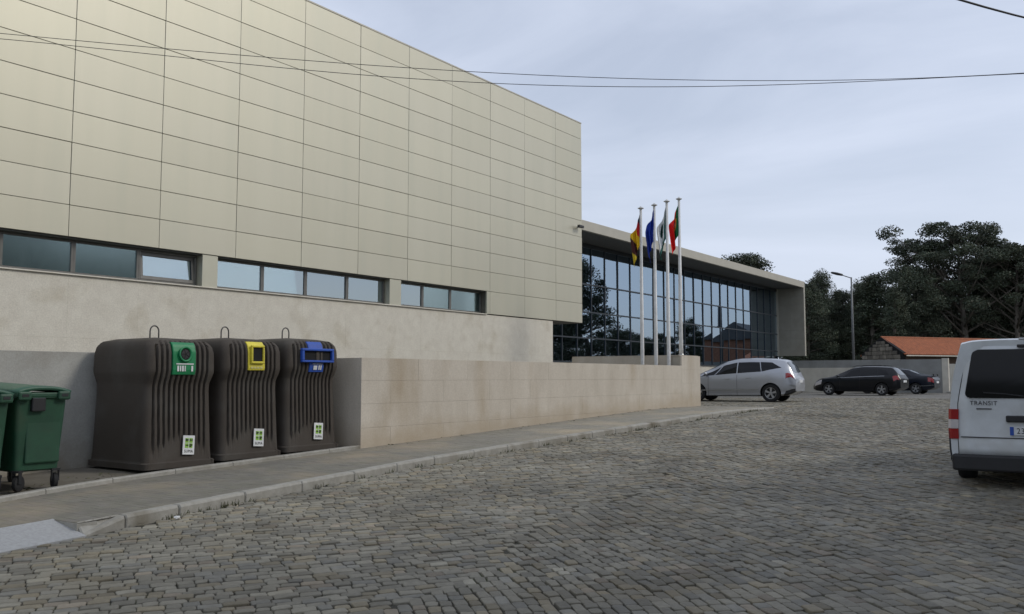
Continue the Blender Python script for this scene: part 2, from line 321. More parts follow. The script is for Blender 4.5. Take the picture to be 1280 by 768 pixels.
SETT_END = 41.0                               # metres ahead up to which every sett is built
rx = [-30, -15, -4] + [i * 1.0 for i in range(-3, 34)] + [40, 58, 90, 150]
ry = [-9.5, -6, -3, 0, 3, 6, 8, 9.3, 11.6, 14, 17, 20.2]
def road_base(x, y):
    d = x * math.cos(AZ) + y * math.sin(AZ)
    return Rz(x, y) - 0.018
road = sheet('road', rx, ry, road_base, M['earth'])
# the forecourt and the street beyond the built setts: same paving, joints too fine to tell apart
def far_sheet():
    vs, fs = [], []
    ds = [SETT_END - 0.6, 42.5, 44, 48, 52, 58, 64, 76, 90, 140]; lats = np.linspace(-1, 1, 25)
    for d in ds:
        for t in lats:
            lat = 2 + t * (13 + (d - 27) * 0.75); x = d * math.cos(AZ) + lat * math.sin(AZ); y = d * math.sin(AZ) - lat * math.cos(AZ)
            y = min(y, 20.0); y = max(y, -9.4); vs.append((x, y, Rz(x, y) - 0.004))
    n = len(lats)
    fs = [(i * n + j, (i + 1) * n + j, (i + 1) * n + j + 1, i * n + j + 1) for i in range(len(ds) - 1) for j in range(n - 1)]
    me = bpy.data.meshes.new('forecourt_paving'); me.from_pydata(vs, [], fs); me.validate(); me.shade_smooth()
    tag(raw('forecourt_paving', me, M['road']), kind='structure')
far_sheet()

def sett_fields():
    out = []
    for zi, ang in ((0, ROW_A), (1, ROW_B)):
        ca, sa = math.cos(ang), math.sin(ang)
        v = -52.0
        while v < 52:
            dv = random.uniform(0.096, 0.124); u = -52.0 + random.uniform(0, 0.3)
            while u < 52:
                du = random.uniform(0.105, 0.205)
                uc, vc = u + du / 2, v + dv / 2
                wv = 0.10 * math.sin(uc * 0.55 + zi) + 0.05 * math.sin(uc * 1.7 + v * 0.3); vc2 = vc + wv
                x, y = uc * ca - vc2 * sa, uc * sa + vc2 * ca
                u += du
                d = x * math.cos(AZ) + y * math.sin(AZ); lat = x * math.sin(AZ) - y * math.cos(AZ)
                if d < 3.8 or d > SETT_END or abs(lat) > d * 0.60 + 0.6: continue
                if y > (kerbY(x) - 0.03 if x < 26.7 else 19.5) or y < -9.2: continue
                zz = zone(x, y)
                if (zi == 0 and zz < 0) or (zi == 1 and zz >= 0): continue
                out.append((x, y, ang + math.atan(0.055 * math.cos(uc * 0.55 + zi)) + random.gauss(0, 0.045), du, dv * random.uniform(0.93, 1.0), d))
            v += dv
    out.sort(key=lambda t: t[5]); return out
OCT = np.array([(-1, -1, 1, 0), (-1, -1, 0, 1), (-1, 1, 0, -1), (-1, 1, 1, 0), (1, 1, -1, 0), (1, 1, 0, -1), (1, -1, 0, 1), (1, -1, -1, 0)], float)
def sett_geo(st, world=True):
    x, y, a, du, dv, d = st
    hw, hd = du / 2 - random.uniform(0.0015, 0.0055), dv / 2 - random.uniform(0.0015, 0.0055)
    ch = random.uniform(0.007, 0.018)
    base = OCT[:, :2] * (hw, hd) + OCT[:, 2:] * ch + rng.normal(0, 0.0035, (8, 2))
    tx, ty = random.gauss(0, 0.02), random.gauss(0, 0.02); lift = random.gauss(0, 0.004)
    rings = []
    for k, z in ((1.0, -0.035), (1.0, -0.0065), (0.925, -0.001)):
        p = base * k; zz = np.full(8, z) + p[:, 0] * tx + p[:, 1] * ty + lift
        rings.append(np.column_stack([p, zz]))
    p = base * 0.45; rings.append(np.column_stack([p, np.full(8, 0.003) + p[:, 0] * tx + p[:, 1] * ty + lift]))
    v = np.vstack(rings)
    ca, sa = math.cos(a), math.sin(a)
    wx, wy = v[:, 0] * ca - v[:, 1] * sa, v[:, 0] * sa + v[:, 1] * ca
    sx = 0.0316 if -4 < x < 24 else 0.008
    gz = sx * wx + (0.018 if y < 9.3 else 0) * wy
    v = np.column_stack([wx, wy, v[:, 2] + gz])
    if world: v = v + (x, y, Rz(x, y))
    return v
SF = [(r * 8 + j, r * 8 + (j + 1) % 8, (r + 1) * 8 + (j + 1) % 8, (r + 1) * 8 + j) for r in range(3) for j in range(8)]
SF += [(24, 25, 26, 27), (24, 27, 28, 31), (28, 29, 30, 31)]
SF = np.array(SF)
def sett_col(y=5.0, x=0.0):
    t = random.random(); b = random.uniform(0.72, 1.24)
    if t < 0.16: c = (1.07, 1.0, 0.86)
    elif t < 0.26: c = (0.95, 0.98, 1.03)
    elif t < 0.32: c = (1.09, 1.0, 0.93)
    else: c = (1.0, 1.0, 0.98)
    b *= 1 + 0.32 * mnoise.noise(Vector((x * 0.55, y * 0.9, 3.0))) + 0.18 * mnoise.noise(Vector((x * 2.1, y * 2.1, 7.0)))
    b *= 1 + 0.24 * min(1, max(0, (y - 3.5) / 5.0))      # lighter towards the kerb, darker towards the middle of the road
    if random.random() < 0.03: b *= 1.3
    return np.array(c) * b
setts = sett_fields()
near, rest = setts[:300], setts[300:]
near = [s for s in setts if abs((s[0] * math.sin(AZ) - s[1] * math.cos(AZ)) / s[5]) < 0.565 and s[5] > 5.4][:300]
nset = set(id(s) for s in near); rest = [s for s in setts if id(s) not in nset]
for s in near:
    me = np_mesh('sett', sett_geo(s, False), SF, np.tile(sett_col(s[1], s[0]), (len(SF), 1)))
    o = raw('sett', me, M['sett'], road); o.location = (s[0], s[1], Rz(s[0], s[1]))
FF = np.array([(j, (j + 1) % 8, 8 + (j + 1) % 8, 8 + j) for j in range(8)] + [(8, 9, 10, 11), (8, 11, 12, 15), (12, 13, 14, 15)])
mid = [q for q in rest if q[5] < 15.0]; farq = [q for q in rest if q[5] >= 15.0]
V1 = np.vstack([sett_geo(q) for q in mid]); V2 = np.vstack([sett_geo(q)[8:24] for q in farq])
F1 = (SF[None] + (np.arange(len(mid)) * 32)[:, None, None]).reshape(-1, 4); F2 = (FF[None] + (np.arange(len(farq)) * 16)[:, None, None]).reshape(-1, 4) + len(V1)
low = np.zeros(len(V2), bool).reshape(-1, 16); low[:, :8] = True; V2[low.ravel(), 2] -= 0.012
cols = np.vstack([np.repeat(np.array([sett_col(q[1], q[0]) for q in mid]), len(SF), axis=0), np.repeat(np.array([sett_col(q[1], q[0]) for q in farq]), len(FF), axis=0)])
tag(raw('setts', np_mesh('setts', np.vstack([V1, V2]), np.vstack([F1, F2]), cols), M['sett'], road), kind='stuff')

# pavement: body, pavers, kerb stones, dropped kerb
pav = sheet('pavement', [-12, -6, -3] + [i for i in range(-2, 5)] + [5.08, 5.1] + [i for i in range(6, 28)], [0, 1], lambda x, y: 0, M['pad'])
me = pav.data; k = 0
for v in me.vertices:
    x = v.co.x; y = kerbY(x) + (0.1 if x > 5.09 else 0.62) if v.co.y < 0.5 else (edgeY(x) + 0.06 if x < 11.75 else 11.58)
    v.co.y = y; v.co.z = Pz(x) - 0.0045
DROP = 5.05                                    # the kerb drops to the road left of this X
pv, pf, pc = [], [], []
x = -3.0
while x < 26.9:
    y = kerbY(x) + 0.14 + random.uniform(-0.08, 0); odd = round(x * 10) % 2
    y0lim = kerbY(x) + (0.14 if x > DROP + 0.04 else 0.62)
    y = y0lim - (0.1 if odd else 0.0)
    ye = edgeY(x) + 0.01 if x < 11.75 else 11.52
    while y < ye - 0.01:
        ya, yb = max(y, y0lim), min(y + 0.2, ye)
        if yb - ya > 0.03:
            dz = random.gauss(0, 0.0006); z0, z1 = Pz(x), Pz(x + 0.1); n0 = len(pv)
            g = 0.0016
            for (xx, yy, zz, dd) in ((x + g, ya + .0002, z0, 0), (x + 0.1 - g, ya + .0002, z1, 0), (x + 0.1 - g, yb - .0002, z1, 0), (x + g, yb - .0002, z0, 0)): pv.append((xx, yy, zz + dz))
            for (xx, yy, zz) in ((x, ya, z0), (x + 0.1, ya, z1), (x + 0.1, yb, z1), (x, yb, z0)): pv.append((xx + (g / 3 if xx == x else -g / 3), yy, zz - 0.005))
            fcs = [(0, 1, 2, 3), (4, 5, 1, 0), (5, 6, 2, 1), (6, 7, 3, 2), (7, 4, 0, 3)]
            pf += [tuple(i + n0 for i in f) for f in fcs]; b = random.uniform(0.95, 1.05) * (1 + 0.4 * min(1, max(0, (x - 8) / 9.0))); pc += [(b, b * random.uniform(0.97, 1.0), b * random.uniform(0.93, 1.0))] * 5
        y += 0.2
    x += 0.1
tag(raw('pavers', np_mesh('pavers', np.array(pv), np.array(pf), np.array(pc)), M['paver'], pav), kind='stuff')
def kerb_piece(x0, x1, parent, drop0=None):
    g = 0.006; mb = MB(); xa, xb = x0 + g, x1 - g
    ring = []
    for xx in (xa, xa + 0.012, xb - 0.012, xb):
        y = kerbY(xx) + random.gauss(0, 0.003); zt = Pz(xx) + 0.006; zb = Rz(xx, y) - 0.08
        if drop0 is not None: zt = Rz(xx, y) + 0.015 + (zt - Rz(xx, y) - 0.015) * min(1, max(0, (xx - drop0) / (x1 - drop0)))
        e = 0.012 if xx in (xa, xb) else 0.0
        ring.append([(xx, y + e, zb), (xx, y + e, zt - 0.028 - e), (xx, y + 0.02 + e, zt - e), (xx, y + 0.135, (zt if drop0 is None else Pz(xx) + 0.006) - e), (xx, y + 0.135, zb)])
    for r in range(3): mb.add(ring[r] + ring[r + 1], [(i, i + 1, i + 6, i + 5) for i in range(4)] + [(4, 0, 5, 9)])
    mb.add(ring[0], [(0, 1, 2, 3, 4)]); mb.add(ring[3], [(0, 1, 2, 3, 4)])
    return mb.build('kerb_stone', M['kerb'], parent)
x = DROP + 0.55; first = True
kerb_piece(DROP + 0.05, DROP + 0.55, pav, DROP + 0.05)
while x < 26.8:
    ln = random.choice((0.95, 1.0, 1.05, 0.7)); x1 = min(x + ln, 26.9); kerb_piece(x, x1, pav); x = x1
# dropped crossing: pale sloping slabs
def drop_slab(xa, xb, skew0, skew1):
    mb = MB(); g = 0.007
    def top(x, t):
        yk = kerbY(x); return (yk - 0.06 + t * 0.64, Rz(x, yk - 0.05) + 0.012 + (Pz(x) + 0.003 - Rz(x, yk - 0.05) - 0.012) * t)
    q = []
    for x, t in ((xa + g + skew0, 0), (xb - g + skew1, 0), (xb - g, 1), (xa + g, 1)):
        y, z = top(x, t); q.append((x, y, z))
    lo = [(p[0], p[1], p[2] - 0.15) for p in q]
    mb.add(q + lo, [(0, 1, 2, 3), (4, 5, 1, 0), (5, 6, 2, 1), (6, 7, 3, 2), (7, 4, 0, 3)])
    return mb.build('dropped_kerb_slab', M['slab'], pav)
drop_slab(4.15, DROP + 0.055, 0.0, 0.0); drop_slab(3.2, 4.15, 0.0, 0.0); drop_slab(2.3, 3.2, 0, 0); drop_slab(1.4, 2.3, 0, 0)
mbw = MB(); ky = kerbY(5.1)                  # upstand between the dropped slabs and the full-height paving
mbw.box(5.088, 5.3, ky + 0.10, ky + 0.66, Rz(5.1, ky) - 0.1, Pz(5.1) - 0.006)
mbw.build('kerb_stone', M['kerb'], pav)
# pad behind the pavement with its own edging
pad = sheet('bin_pad', [-12, -4, 0, 2, 4, 5.3, 6.6, 8, 10, 11.8], [0, 12.4, 13.4], lambda x, y: Pz(x) + 0.012 + (0.02 if y > 12 else 0), M['pad'])
for v in pad.data.vertices:
    if v.co.y < 1: v.co.y = edgeY(v.co.x) + 0.05
x = -2.0
while x < 11.7:
    x1 = min(x + 1.0, 11.74); mb = MB(); g = 0.005
    q = [(xx, edgeY(xx) + yy, Pz(xx) + z) for xx in (x + g, x1 - g) for yy, z in ((0, -0.1), (0, 0.045), (0.015, 0.06), (0.10, 0.06), (0.10, -0.1))]
    mb.add(q, [(i, i + 1, i + 6, i + 5) for i in range(4)] + [(0, 1, 2, 3, 4), (5, 6, 7, 8, 9)]); mb.build('edging_stone', M['kerb'], pad); x = x1

# ------------------------------------------------------------------ low walls
def block_wall(root, x0, x1, zt, zbf, yf, th, mat, courses, blen, jmat, stagger=True):
    """stone blocks with recessed joints in front of a core; zbf gives the ground level"""
    zmin = min(zbf(x0), zbf(x1)) - 0.15
    MB().box(x0 + 0.004, x1 - 0.004, yf + 0.02, yf + th - 0.004, zmin, zt - 0.004).build('core', jmat, root)
    z = zt; k = 0
    for h in courses:
        z0 = z - h
        if z < zmin + 0.02: break
        x = x0 - (blen * 0.5 if (k % 2 and stagger) else 0)
        while x < x1 - 0.02:
            a, b = max(x, x0), min(x + blen, x1)
            if b - a > 0.04:
                MB().box(a + 0.001, b - 0.001, yf + random.uniform(-0.001, 0.001), yf + 0.05, z0 + 0.001, z - 0.001, 0.0015).build('block', mat, root)
            x += blen
        z = z0; k += 1
lw = thing('low_wall', 'long low pale stone wall beside the pavement, flagpoles behind its far end', 'wall', (0, 0, 0))
XN, XF, YW, ZT = 11.76, 26.82, 11.52, 0.355
block_wall(lw, XN, 25.43, ZT, Pz, YW, 0.32, M['stone2'], [0.41, 0.42, 0.43, 0.45], 1.55, M['joint'])
block_wall(lw, 25.432, XF, 0.66, Pz, YW, 3.85, M['stone2'], [0.42, 0.42, 0.42, 0.43], 0.7, M['joint'])
MB().box(XN - 0.002, XN + 0.05, YW + 0.052, 13.27, -1.5, ZT - 0.002, 0.003).build('return_wall', M['stone2'], lw)
MB().box(25.40, 25.43, YW + 0.33, 15.37, -1.2, 0.658).build('end_wall_lining', M['stone2'], lw)
MB().box(25.40, 26.824, YW + 0.06, 15.37, 0.661, 0.675, 0.003).build('coping', M['stone2'], lw)
gw = thing('retaining_wall', 'dark grey plastered retaining wall behind the bins and recycling containers', 'wall', (0, 0, 0))
x = -6.0
while x < 11.74:
    x1 = min(x + 2.4, 11.752)
    MB().box(x + 0.002, x1 - 0.002, 13.28, 13.53, -1.9, 0.385, 0.003).build('panel', M['grey'], gw); x = x1

# ------------------------------------------------------------------ main clad building
mb_root = thing('clad_hall', 'large windowless hall clad in champagne metal panels above a limestone base', 'building', (7, 16, -1.4))
def part(mb, name, mat, root, **k):
    o = mb.build(name, mat, root, **k); o.location = -root.location; return o
YM = 16.0; COLX = [8.75 + 1.853 * i for i in range(-6, 10)] + [27.14]
ROWZ = [2.565 + 0.5825 * i for i in range(11)] + [8.95]
part(MB().box(-2.4, 27.10, YM + 0.05, 40, 2.575, 8.9), 'core', M['cladjoint'], mb_root)
part(MB().box(21.55, 27.10, YM + 0.05, 17.8, 1.90, 2.57), 'core', M['cladjoint'], mb_root)
pcache = {}
def panel(x0, x1, z0, z1, y=YM, name='panel'):
    g = 0.0045; key = (round(x1 - x0, 3), round(z1 - z0, 3), random.randrange(5))
    if key not in pcache:
        w, h, tn = key; c_ = 0.976 + 0.012 * tn; pcache[key] = MB().box(g, w - g, 0, 0.035, g, h - g, 0.004, col=(c_, c_, c_ * (0.99 + 0.01 * (tn % 2)))).mesh('panel'); pcache[key].materials.append(M['cladp'])
    o = raw(name, pcache[key], None, mb_root); o.location = Vector((x0, y + random.uniform(-0.0015, 0.0015), z0)) - mb_root.location
    o.rotation_euler = (random.gauss(0, 0.0012), 0, random.gauss(0, 0.0012))
    return o
for i in range(len(COLX) - 1):
    for j in range(len(ROWZ) - 1): panel(COLX[i], COLX[i + 1], ROWZ[j], ROWZ[j + 1])
for a, b in ((21.62, COLX[13]), (COLX[13], COLX[14]), (COLX[14], COLX[15]), (COLX[15], 27.14)):
    if b - a > 0.05: panel(a, b, 1.885, 2.565)
for j in range(len(ROWZ)):                    # short end of the cladding
    z0, z1 = (1.885, 2.565) if j == 0 else (ROWZ[j - 1], ROWZ[j])
    y = YM + 0.036
    while y < 20.5:
        part(MB().box(27.105, 27.14, y + 0.006, y + 1.84, z0 + 0.006, z1 - 0.006, 0.004), 'panel', M['clad'], mb_root); y += 1.853
part(MB().box(-2.4, 27.15, YM - 0.006, 40, 8.952, 8.99), 'roof_coping', M['fascia'], mb_root)
# limestone base in slabs
part(MB().box(-2.4, 25.24, YM + 0.06, YM + 0.5, -1.5, 1.84), 'base_core', M['joint'], mb_root)
x = -2.4; k = 0
zc = [-1.2, -0.3, 0.72, 1.862]
for k in range(3):
    x = -2.4 - (0.7 if k % 2 else 0)
    while x < 25.26:
        a, b = max(x, -2.4), min(x + 1.4, 25.266)
        if b - a > 0.03: part(MB().box(a + 0.0004, b - 0.0004, YM + 0.03 + random.uniform(-0.0008, 0.0008), YM + 0.07, zc[k] + 0.0004, zc[k + 1] - 0.0004, 0.0008), 'stone_slab', M['stone'], mb_root)
        x += 1.4
part(MB().box(25.22, 25.268, YM + 0.071, 19.75, -1.2, 1.86, 0.002), 'base_return', M['stone'], mb_root)
part(MB().box(25.2, 27.1, YM + 0.06, 19.75, 1.872, 1.899), 'soffit', M['soffit'], mb_root)
# ribbon windows
part(MB().box(-2.4, 21.56, YM - 0.012, YM + 0.36, 1.863, 1.888, 0.003), 'sill', M['stone'], mb_root)
part(MB().box(-2.4, 21.60, YM + 0.051, YM + 0.36, 2.545, 2.572), 'window_head', M['soffit'], mb_root)
part(MB().box(21.56, 21.62, YM + 0.002, YM + 0.4, 1.889, 2.564), 'jamb', M['clad'], mb_root)
part(MB().box(-2.4, 21.6, YM + 1.3, YM + 1.4, 1.5, 2.7), 'interior_wall', M['interior_light'], mb_root)
part(MB().box(-2.4, 21.6, YM + 0.36, YM + 2.4, 1.80, 1.86), 'interior_floor', M['dark'], mb_root)
part(MB().box(-2.4, 21.6, YM + 0.36, YM + 2.4, 2.58, 2.62), 'interior_ceiling', M['interior_light'], mb_root)
YWN = YM + 0.2
def window(x0, x1, tilt=0.0, fw=0.045, gm_='winglass'):
    z0, z1 = 1.90, 2.54
    fr = MB()
    fr.box(x0, x1, 0, 0.06, z0, z0 + fw, 0.004); fr.box(x0, x1, 0, 0.06, z1 - fw, z1, 0.004)
    fr.box(x0, x0 + fw, 0, 0.06, z0 + fw, z1 - fw, 0.004); fr.box(x1 - fw, x1, 0, 0.06, z0 + fw, z1 - fw, 0.004)
    w = part(fr, 'window', M['alu'], mb_root); w.location += Vector((0, YWN, 0))
    pn = MB().box(0, x1 - x0 - 2 * fw, 0, 0.008, 0, z1 - z0 - 2 * fw).build('pane', M[gm_], w)
    pn.location = (x0 + fw, 0.025, z0 + fw); pn.rotation_euler = (tilt, 0, random.gauss(0, 0.003))
    if tilt:
        sf = MB(); h = z1 - z0 - 2 * fw
        sf.box(x0 + fw, x1 - fw, -0.03, -0.002, 0, 0.07, 0.004); sf.box(x0 + fw, x1 - fw, -0.03, -0.002, h - 0.07, h, 0.004)
        sf.box(x0 + fw, x0 + fw + 0.06, -0.03, -0.002, 0.07, h - 0.07, 0.004); sf.box(x1 - fw - 0.06, x1 - fw, -0.03, -0.002, 0.07, h - 0.07, 0.004)
        s_ = sf.build('sash', M['alu'], w); s_.location = (0, 0.025, z0 + fw); s_.rotation_euler = (tilt, 0, 0)
    return w
for a, b, t in ((5.1, 6.35, 0), (6.35, 7.66, 0), (7.66, 8.97, 0), (8.97, 10.30, 0), (10.30, 11.63, -0.10), (12.03, 13.36, 0), (13.36, 14.64, 0), (14.64, 16.0, 0), (16.0, 17.34, 0), (17.80, 18.87, 0), (18.87, 20.08, 0), (20.08, 21.54, 0)):
    w_ = window(a, b, t, gm_='winglass_dull' if a in (6.35, 7.66, 8.97, 18.87, 20.08) else 'winglass')
    if a in (6.35, 7.66, 8.97, 18.87, 20.08):
        bl = MB().box(a + .05, b - .05, 0.07, 0.075, 1.94, 2.50).build('blind', M['blind'], w_)
for a, b in ((11.64, 12.02), (17.35, 17.79), (4.6, 5.09), (-2.4, 4.59)): part(MB().box(a, b, YM + 0.02, YM + 0.30, 1.89, 2.56, 0.003), 'pier', M['clad'], mb_root)

# ------------------------------------------------------------------ glazed entrance hall
YF, YG, XE = 18.0, 19.8, 58.9
gh = thing('glazed_hall', 'low flat-roofed hall with a wide reflective glass front and cantilevered end wall', 'building', (42, 19.8, -0.9))
part(MB().box(27.15, XE + 0.12, YF, YF + 0.14, 5.82, 6.22, 0.006), 'fascia', M['fascia'], gh)
part(MB().box(27.15, XE + 0.118, YF + 0.142, 40, 5.90, 6.215), 'roof', M['roofgrey'], gh)
part(MB().box(27.15, XE - 0.14, YF + 0.142, YG - 0.002, 5.822, 5.85), 'soffit', M['soffit'], gh)
part(MB().box(26.0, XE - 0.14, YG - 0.05, YG + 0.1, 5.68, 5.821), 'head_beam', M['mull'], gh)
part(MB().box(XE - 0.12, XE + 0.122, YF - 0.003, YF + 0.03, 1.39, 5.818, 0.004), 'end_wall_edge', M['fascia'], gh)
z = 1.392
for k in range(8):                            # inside lining of the cantilevered end wall, in boards
    h = (5.818 - 1.392) / 8
    for y0, y1 in ((YF + 0.032, 18.9), (18.9, YG + 0.02)):
        part(MB().box(XE - 0.138, XE - 0.1, y0 + 0.003, y1 - 0.003, z + 0.004, z + h - 0.004, 0.003), 'panel', M['endwall'], gh)
    z += h
part(MB().box(XE - 0.1, XE + 0.12, YF + 0.032, 40, 1.392, 5.895), 'end_wall', M['endwall'], gh)
part(MB().box(24.5, XE - 0.15, YG + 0.02, YG + 0.5, -1.1, 0.655, 0.004), 'plinth', M['render_white'], gh)
part(MB().box(24.5, XE - 0.15, 26, 26.2, -1, 5.9), 'interior_back_wall', M['dark'], gh)
part(MB().box(24.5, XE - 0.15, YG + 0.5, 26, 0.50, 0.6), 'interior_floor', M['dark'], gh)
part(MB().box(24.5, XE - 0.15, YG + 1.4, 26, 2.74, 2.88), 'gallery_floor', M['interior_light'], gh)
part(MB().box(XE - 0.14, XE - 0.12, YG, 26, 0.5, 5.8), 'interior_side_wall', M['dark'], gh)
for xx in np.arange(30.5, 58, 4.88): part(MB().box(xx, xx + 0.3, YG + 1.6, YG + 1.9, 0.6, 5.7), 'interior_column', M['interior_light'], gh)
MX = [34.35 + 1.224 * i for i in range(-8, 20)]; MX = [m for m in MX if m < XE - 0.4] + [XE - 0.16]
ZR = [0.66, 1.70, 2.83, 4.04, 5.67]
for i in range(len(MX) - 1):
    for j in range(4):
        pn = MB().box(0, MX[i + 1] - MX[i] - 0.04, 0, 0.012, 0, ZR[j + 1] - ZR[j] - 0.05).build('pane', M['hallglass'], gh)
        pn.location = Vector((MX[i] + 0.02, YG + 0.01, ZR[j] + 0.025)) - gh.location
        pn.rotation_euler = (random.gauss(0, 0.0022), 0, random.gauss(0, 0.0022))
for m in MX: part(MB().box(m - 0.022, m + 0.022, YG - 0.03, YG + 0.09, 0.657, 5.679), 'mullion', M['mull'], gh)
for z in ZR: part(MB().box(MX[0], MX[-1], YG - 0.042, YG + 0.08, z - 0.028, z + 0.028), 'transom', M['mull'], gh)
part(MB().box(XE - 0.20, XE - 0.139, YG - 0.12, YG + 0.02, 1.4, 5.8), 'end_mullion', M['fascia'], gh)
# security camera on the corner of the cladding
sc = thing('security_camera', 'small dark security camera on a bracket at the corner of the metal cladding', 'camera', (26.85, YM - 0.02, 5.22))
MB().box(-0.03, 0.03, -0.12, 0.02, -0.03, 0.03, 0.005).build('bracket', M['whitep'], sc)
MB().box(-0.22, 0.10, -0.19, -0.10, -0.05, 0.04, 0.01).build('housing', M['blackp'], sc)

# ------------------------------------------------------------------ far walls, shed, lamp
XW = 58.6
fw_ = thing('boundary_wall', 'tall grey rendered boundary wall behind the two dark parked cars', 'wall', (XW, 14, -0.9))
y = 9.9
for k in range(4):
    y1 = y + 2.3; part(MB().box(XW, XW + 0.22, y + 0.002, y1 - 0.002, -1.0, 1.08, 0.004), 'panel', M['render_grey'], fw_); y = y1
part(MB().box(XW - 0.03, XW + 0.26, 9.55, 9.9, -1.0, 1.13, 0.006), 'end_pier', M['render_white'], fw_)
cw = tag(MB().box(56.4, 56.62, 13.6, 19.7, -1.0, 0.58, 0.006).build('forecourt_wall', M['render_white']), 'lower cream rendered wall between the glass hall and the black estate car', 'wall')
ww = tag(MB().box(70, 70.25, 3.0, 13.0, -1.0, 0.95, 0.006).build('street_wall', M['render_white']), 'white rendered wall seen in the gap left of the van roof', 'wall')
fk = sheet('far_footway', [57.8, 59.2, 69.9], [-3, 3, 9.5], lambda x, y: Rz(x, y) + 0.11, M['kerb'])
tag(MB().box(57.6, 57.8, -3, 9.54, -1.2, Rz(57, 9) + 0.12, 0.01).build('far_kerb', M['kerb']), kind='structure')

sh = thing('stone_shed', 'old rubble stone shed with an orange tiled roof behind the boundary wall', 'shed', (*W(1100, 70)[:2], -0.9), R(-33))
HW, LEN, ZE, ZR_ = 2.1, 13.0, 2.62, 3.88
MB().box(0.3, LEN - 0.2, -HW + 0.25, HW - 0.25, -0.1, ZE - 0.06).build('side_wall', M['wood'], sh)
gm = []
rs = random.Random(3); z = -0.1
gcore = MB().prism([(-HW + 0.2, -0.1), (HW - 0.2, -0.1), (HW - 0.05, ZE + 0.1), (0, ZR_ + 0.14), (-HW - 0.1, ZE + 0.14)], 0.05, 0.35, 'yz').build('gable_wall', M['rubble'], sh)
while z < ZR_ - 0.2:
    h = rs.uniform(0.2, 0.32); half = HW - 0.15 if z + h < ZE else (HW - 0.1) * max(0.0, (ZR_ + 0.1 - z - h) / (ZR_ - ZE)); y = -half
    while y < half - 0.1:
        w = rs.uniform(0.3, 0.7); y1 = min(y + w, half); b = rs.uniform(0.6, 1.5)
        if z > 1.2: MB().box(rs.uniform(-0.03, 0.02), 0.1, y + 0.012, y1 - 0.012, z + 0.012, z + h - 0.012, 0.02, col=(b, b * 0.97, b * 0.92)).build('stone', M['rubble'], sh)
        y = y1
    z += h
sl = math.atan2(ZR_ - ZE, HW)
for sgn in (-1, 1):
    rf = MB()
    def roofpt(u, t, off): return (u, sgn * (HW + 0.18) * t, ZR_ - (ZR_ - ZE) * t * (HW + 0.18) / HW + off)
    def rfn(a, b):
        u = 0.12 + a * (LEN + 0.03); return roofpt(u, b, 0.06 + 0.035 * abs(math.sin(u * math.pi / 0.24)))
    n_u = 432; mbr = MB(); mbr.grid(rfn, n_u, 9)
    mbr.c = [(lambda b: (b, b * 0.97, b * 0.93))(rs.uniform(0.8, 1.12)) for _ in mbr.f]
    ro = raw('roof_slope', mbr.mesh('roof_slope', normals=False), M['tile'], sh)
    sd = ro.modifiers.new('thick', 'SOLIDIFY'); sd.thickness = 0.06
    MB().tube([(0.3, sgn * (HW + 0.2), ZE - 0.09), (LEN + 0.1, sgn * (HW + 0.2), ZE - 0.09)], 0.05, 6).build('gutter', M['render_white'], sh)
rd = MB(); rd.tube([(0.12, 0, ZR_ + 0.09), (LEN + 0.15, 0, ZR_ + 0.09)], 0.12, 8); rd.c = [(0.95, 0.95, 0.95)] * len(rd.f); rd.build('ridge_tiles', M['tile'], sh)

lx, ly = 60.2, 15.35
lp = thing('street_lamp', 'tall grey street lamp with one dark head above the boundary wall', 'street lamp', (lx, ly, -0.9))
MB().tube([(0, 0, 0), (0, 0, 4), (0, 0, 7.35)], [0.09, 0.075, 0.05], 10).build('post', M['lamp'], lp, smooth=True)
MB().tube([(0, 0, 7.3), (-0.25, 0.5, 7.5)], 0.03, 8).build('arm', M['lamp'], lp)
hd = MB().grid(lambda a, b: (-0.2 - 0.42 * a + 0.0, 0.42 + 0.85 * a * 0.9 + 0.0, 0), 1, 1)
hm = MB().lathe([(0.01, -0.42), (0.13, -0.34), (0.17, 0.0), (0.12, 0.32), (0.01, 0.4)], 12, 'y').build('lamp_head', M['blackp'], lp, smooth=True)
hm.scale = (1, 1, 0.55); hm.location = (-0.4, 0.8, 7.6); hm.rotation_euler = (R(14), 0, R(25))

# ------------------------------------------------------------------ flagpoles and flags
def flag_mesh(name, colf, seed, zt, ln=1.0):
    r = random.Random(seed); ph = r.uniform(0, 6); dirx, diry = -0.55, 0.83
    nu, nv = 46, 26; mb = MB()
    def fn(u, v):
        fall = 0.66 * u * ln + 1.0 * v
        out = 0.03 + 0.26 * (u ** 0.75) * (0.25 + 0.75 * min(1, fall / 0.7)) * (1 - 0.45 * max(0, fall - 0.8))
        fold = (0.03 + 0.055 * u) * math.sin(u * 13 + v * 2.2 + ph) + 0.025 * math.sin(u * 27 + v * 4 + ph)
        side = 0.05 * math.sin(u * 9 + ph * 2 + v)
        return (dirx * (out + side * u) - diry * fold, diry * (out + side * u) + dirx * fold, zt - 0.1 - fall + 0.02 * math.sin(u * 10 + ph))
    mb.grid(fn, nu, nv); mb.c = [colf((i + 0.5) / nu, (j + 0.5) / nv) for i in range(nu) for j in range(nv)]
    me = mb.mesh(name, True, normals=False); return me
def col_town(u, v):
    s = u * 0.9 + v * 0.75
    return (0.02, 0.02, 0.05) if s < 0.28 else (0.60, 0.03, 0.035) if s < 0.58 else (0.80, 0.52, 0.02) if s < 0.95 else (0.07, 0.02, 0.02) if s < 1.27 else (0.62, 0.46, 0.03)
def col_eu(u, v):
    return (0.014, 0.04, 0.32)
def col_club(u, v):
    d = math.hypot(u - 0.45, v - 0.45)
    if d < 0.2: return (0.015, 0.055, 0.045)
    return (0.03, 0.12, 0.10) if (u < 0.16 or v > 0.86) else (0.75, 0.77, 0.77)
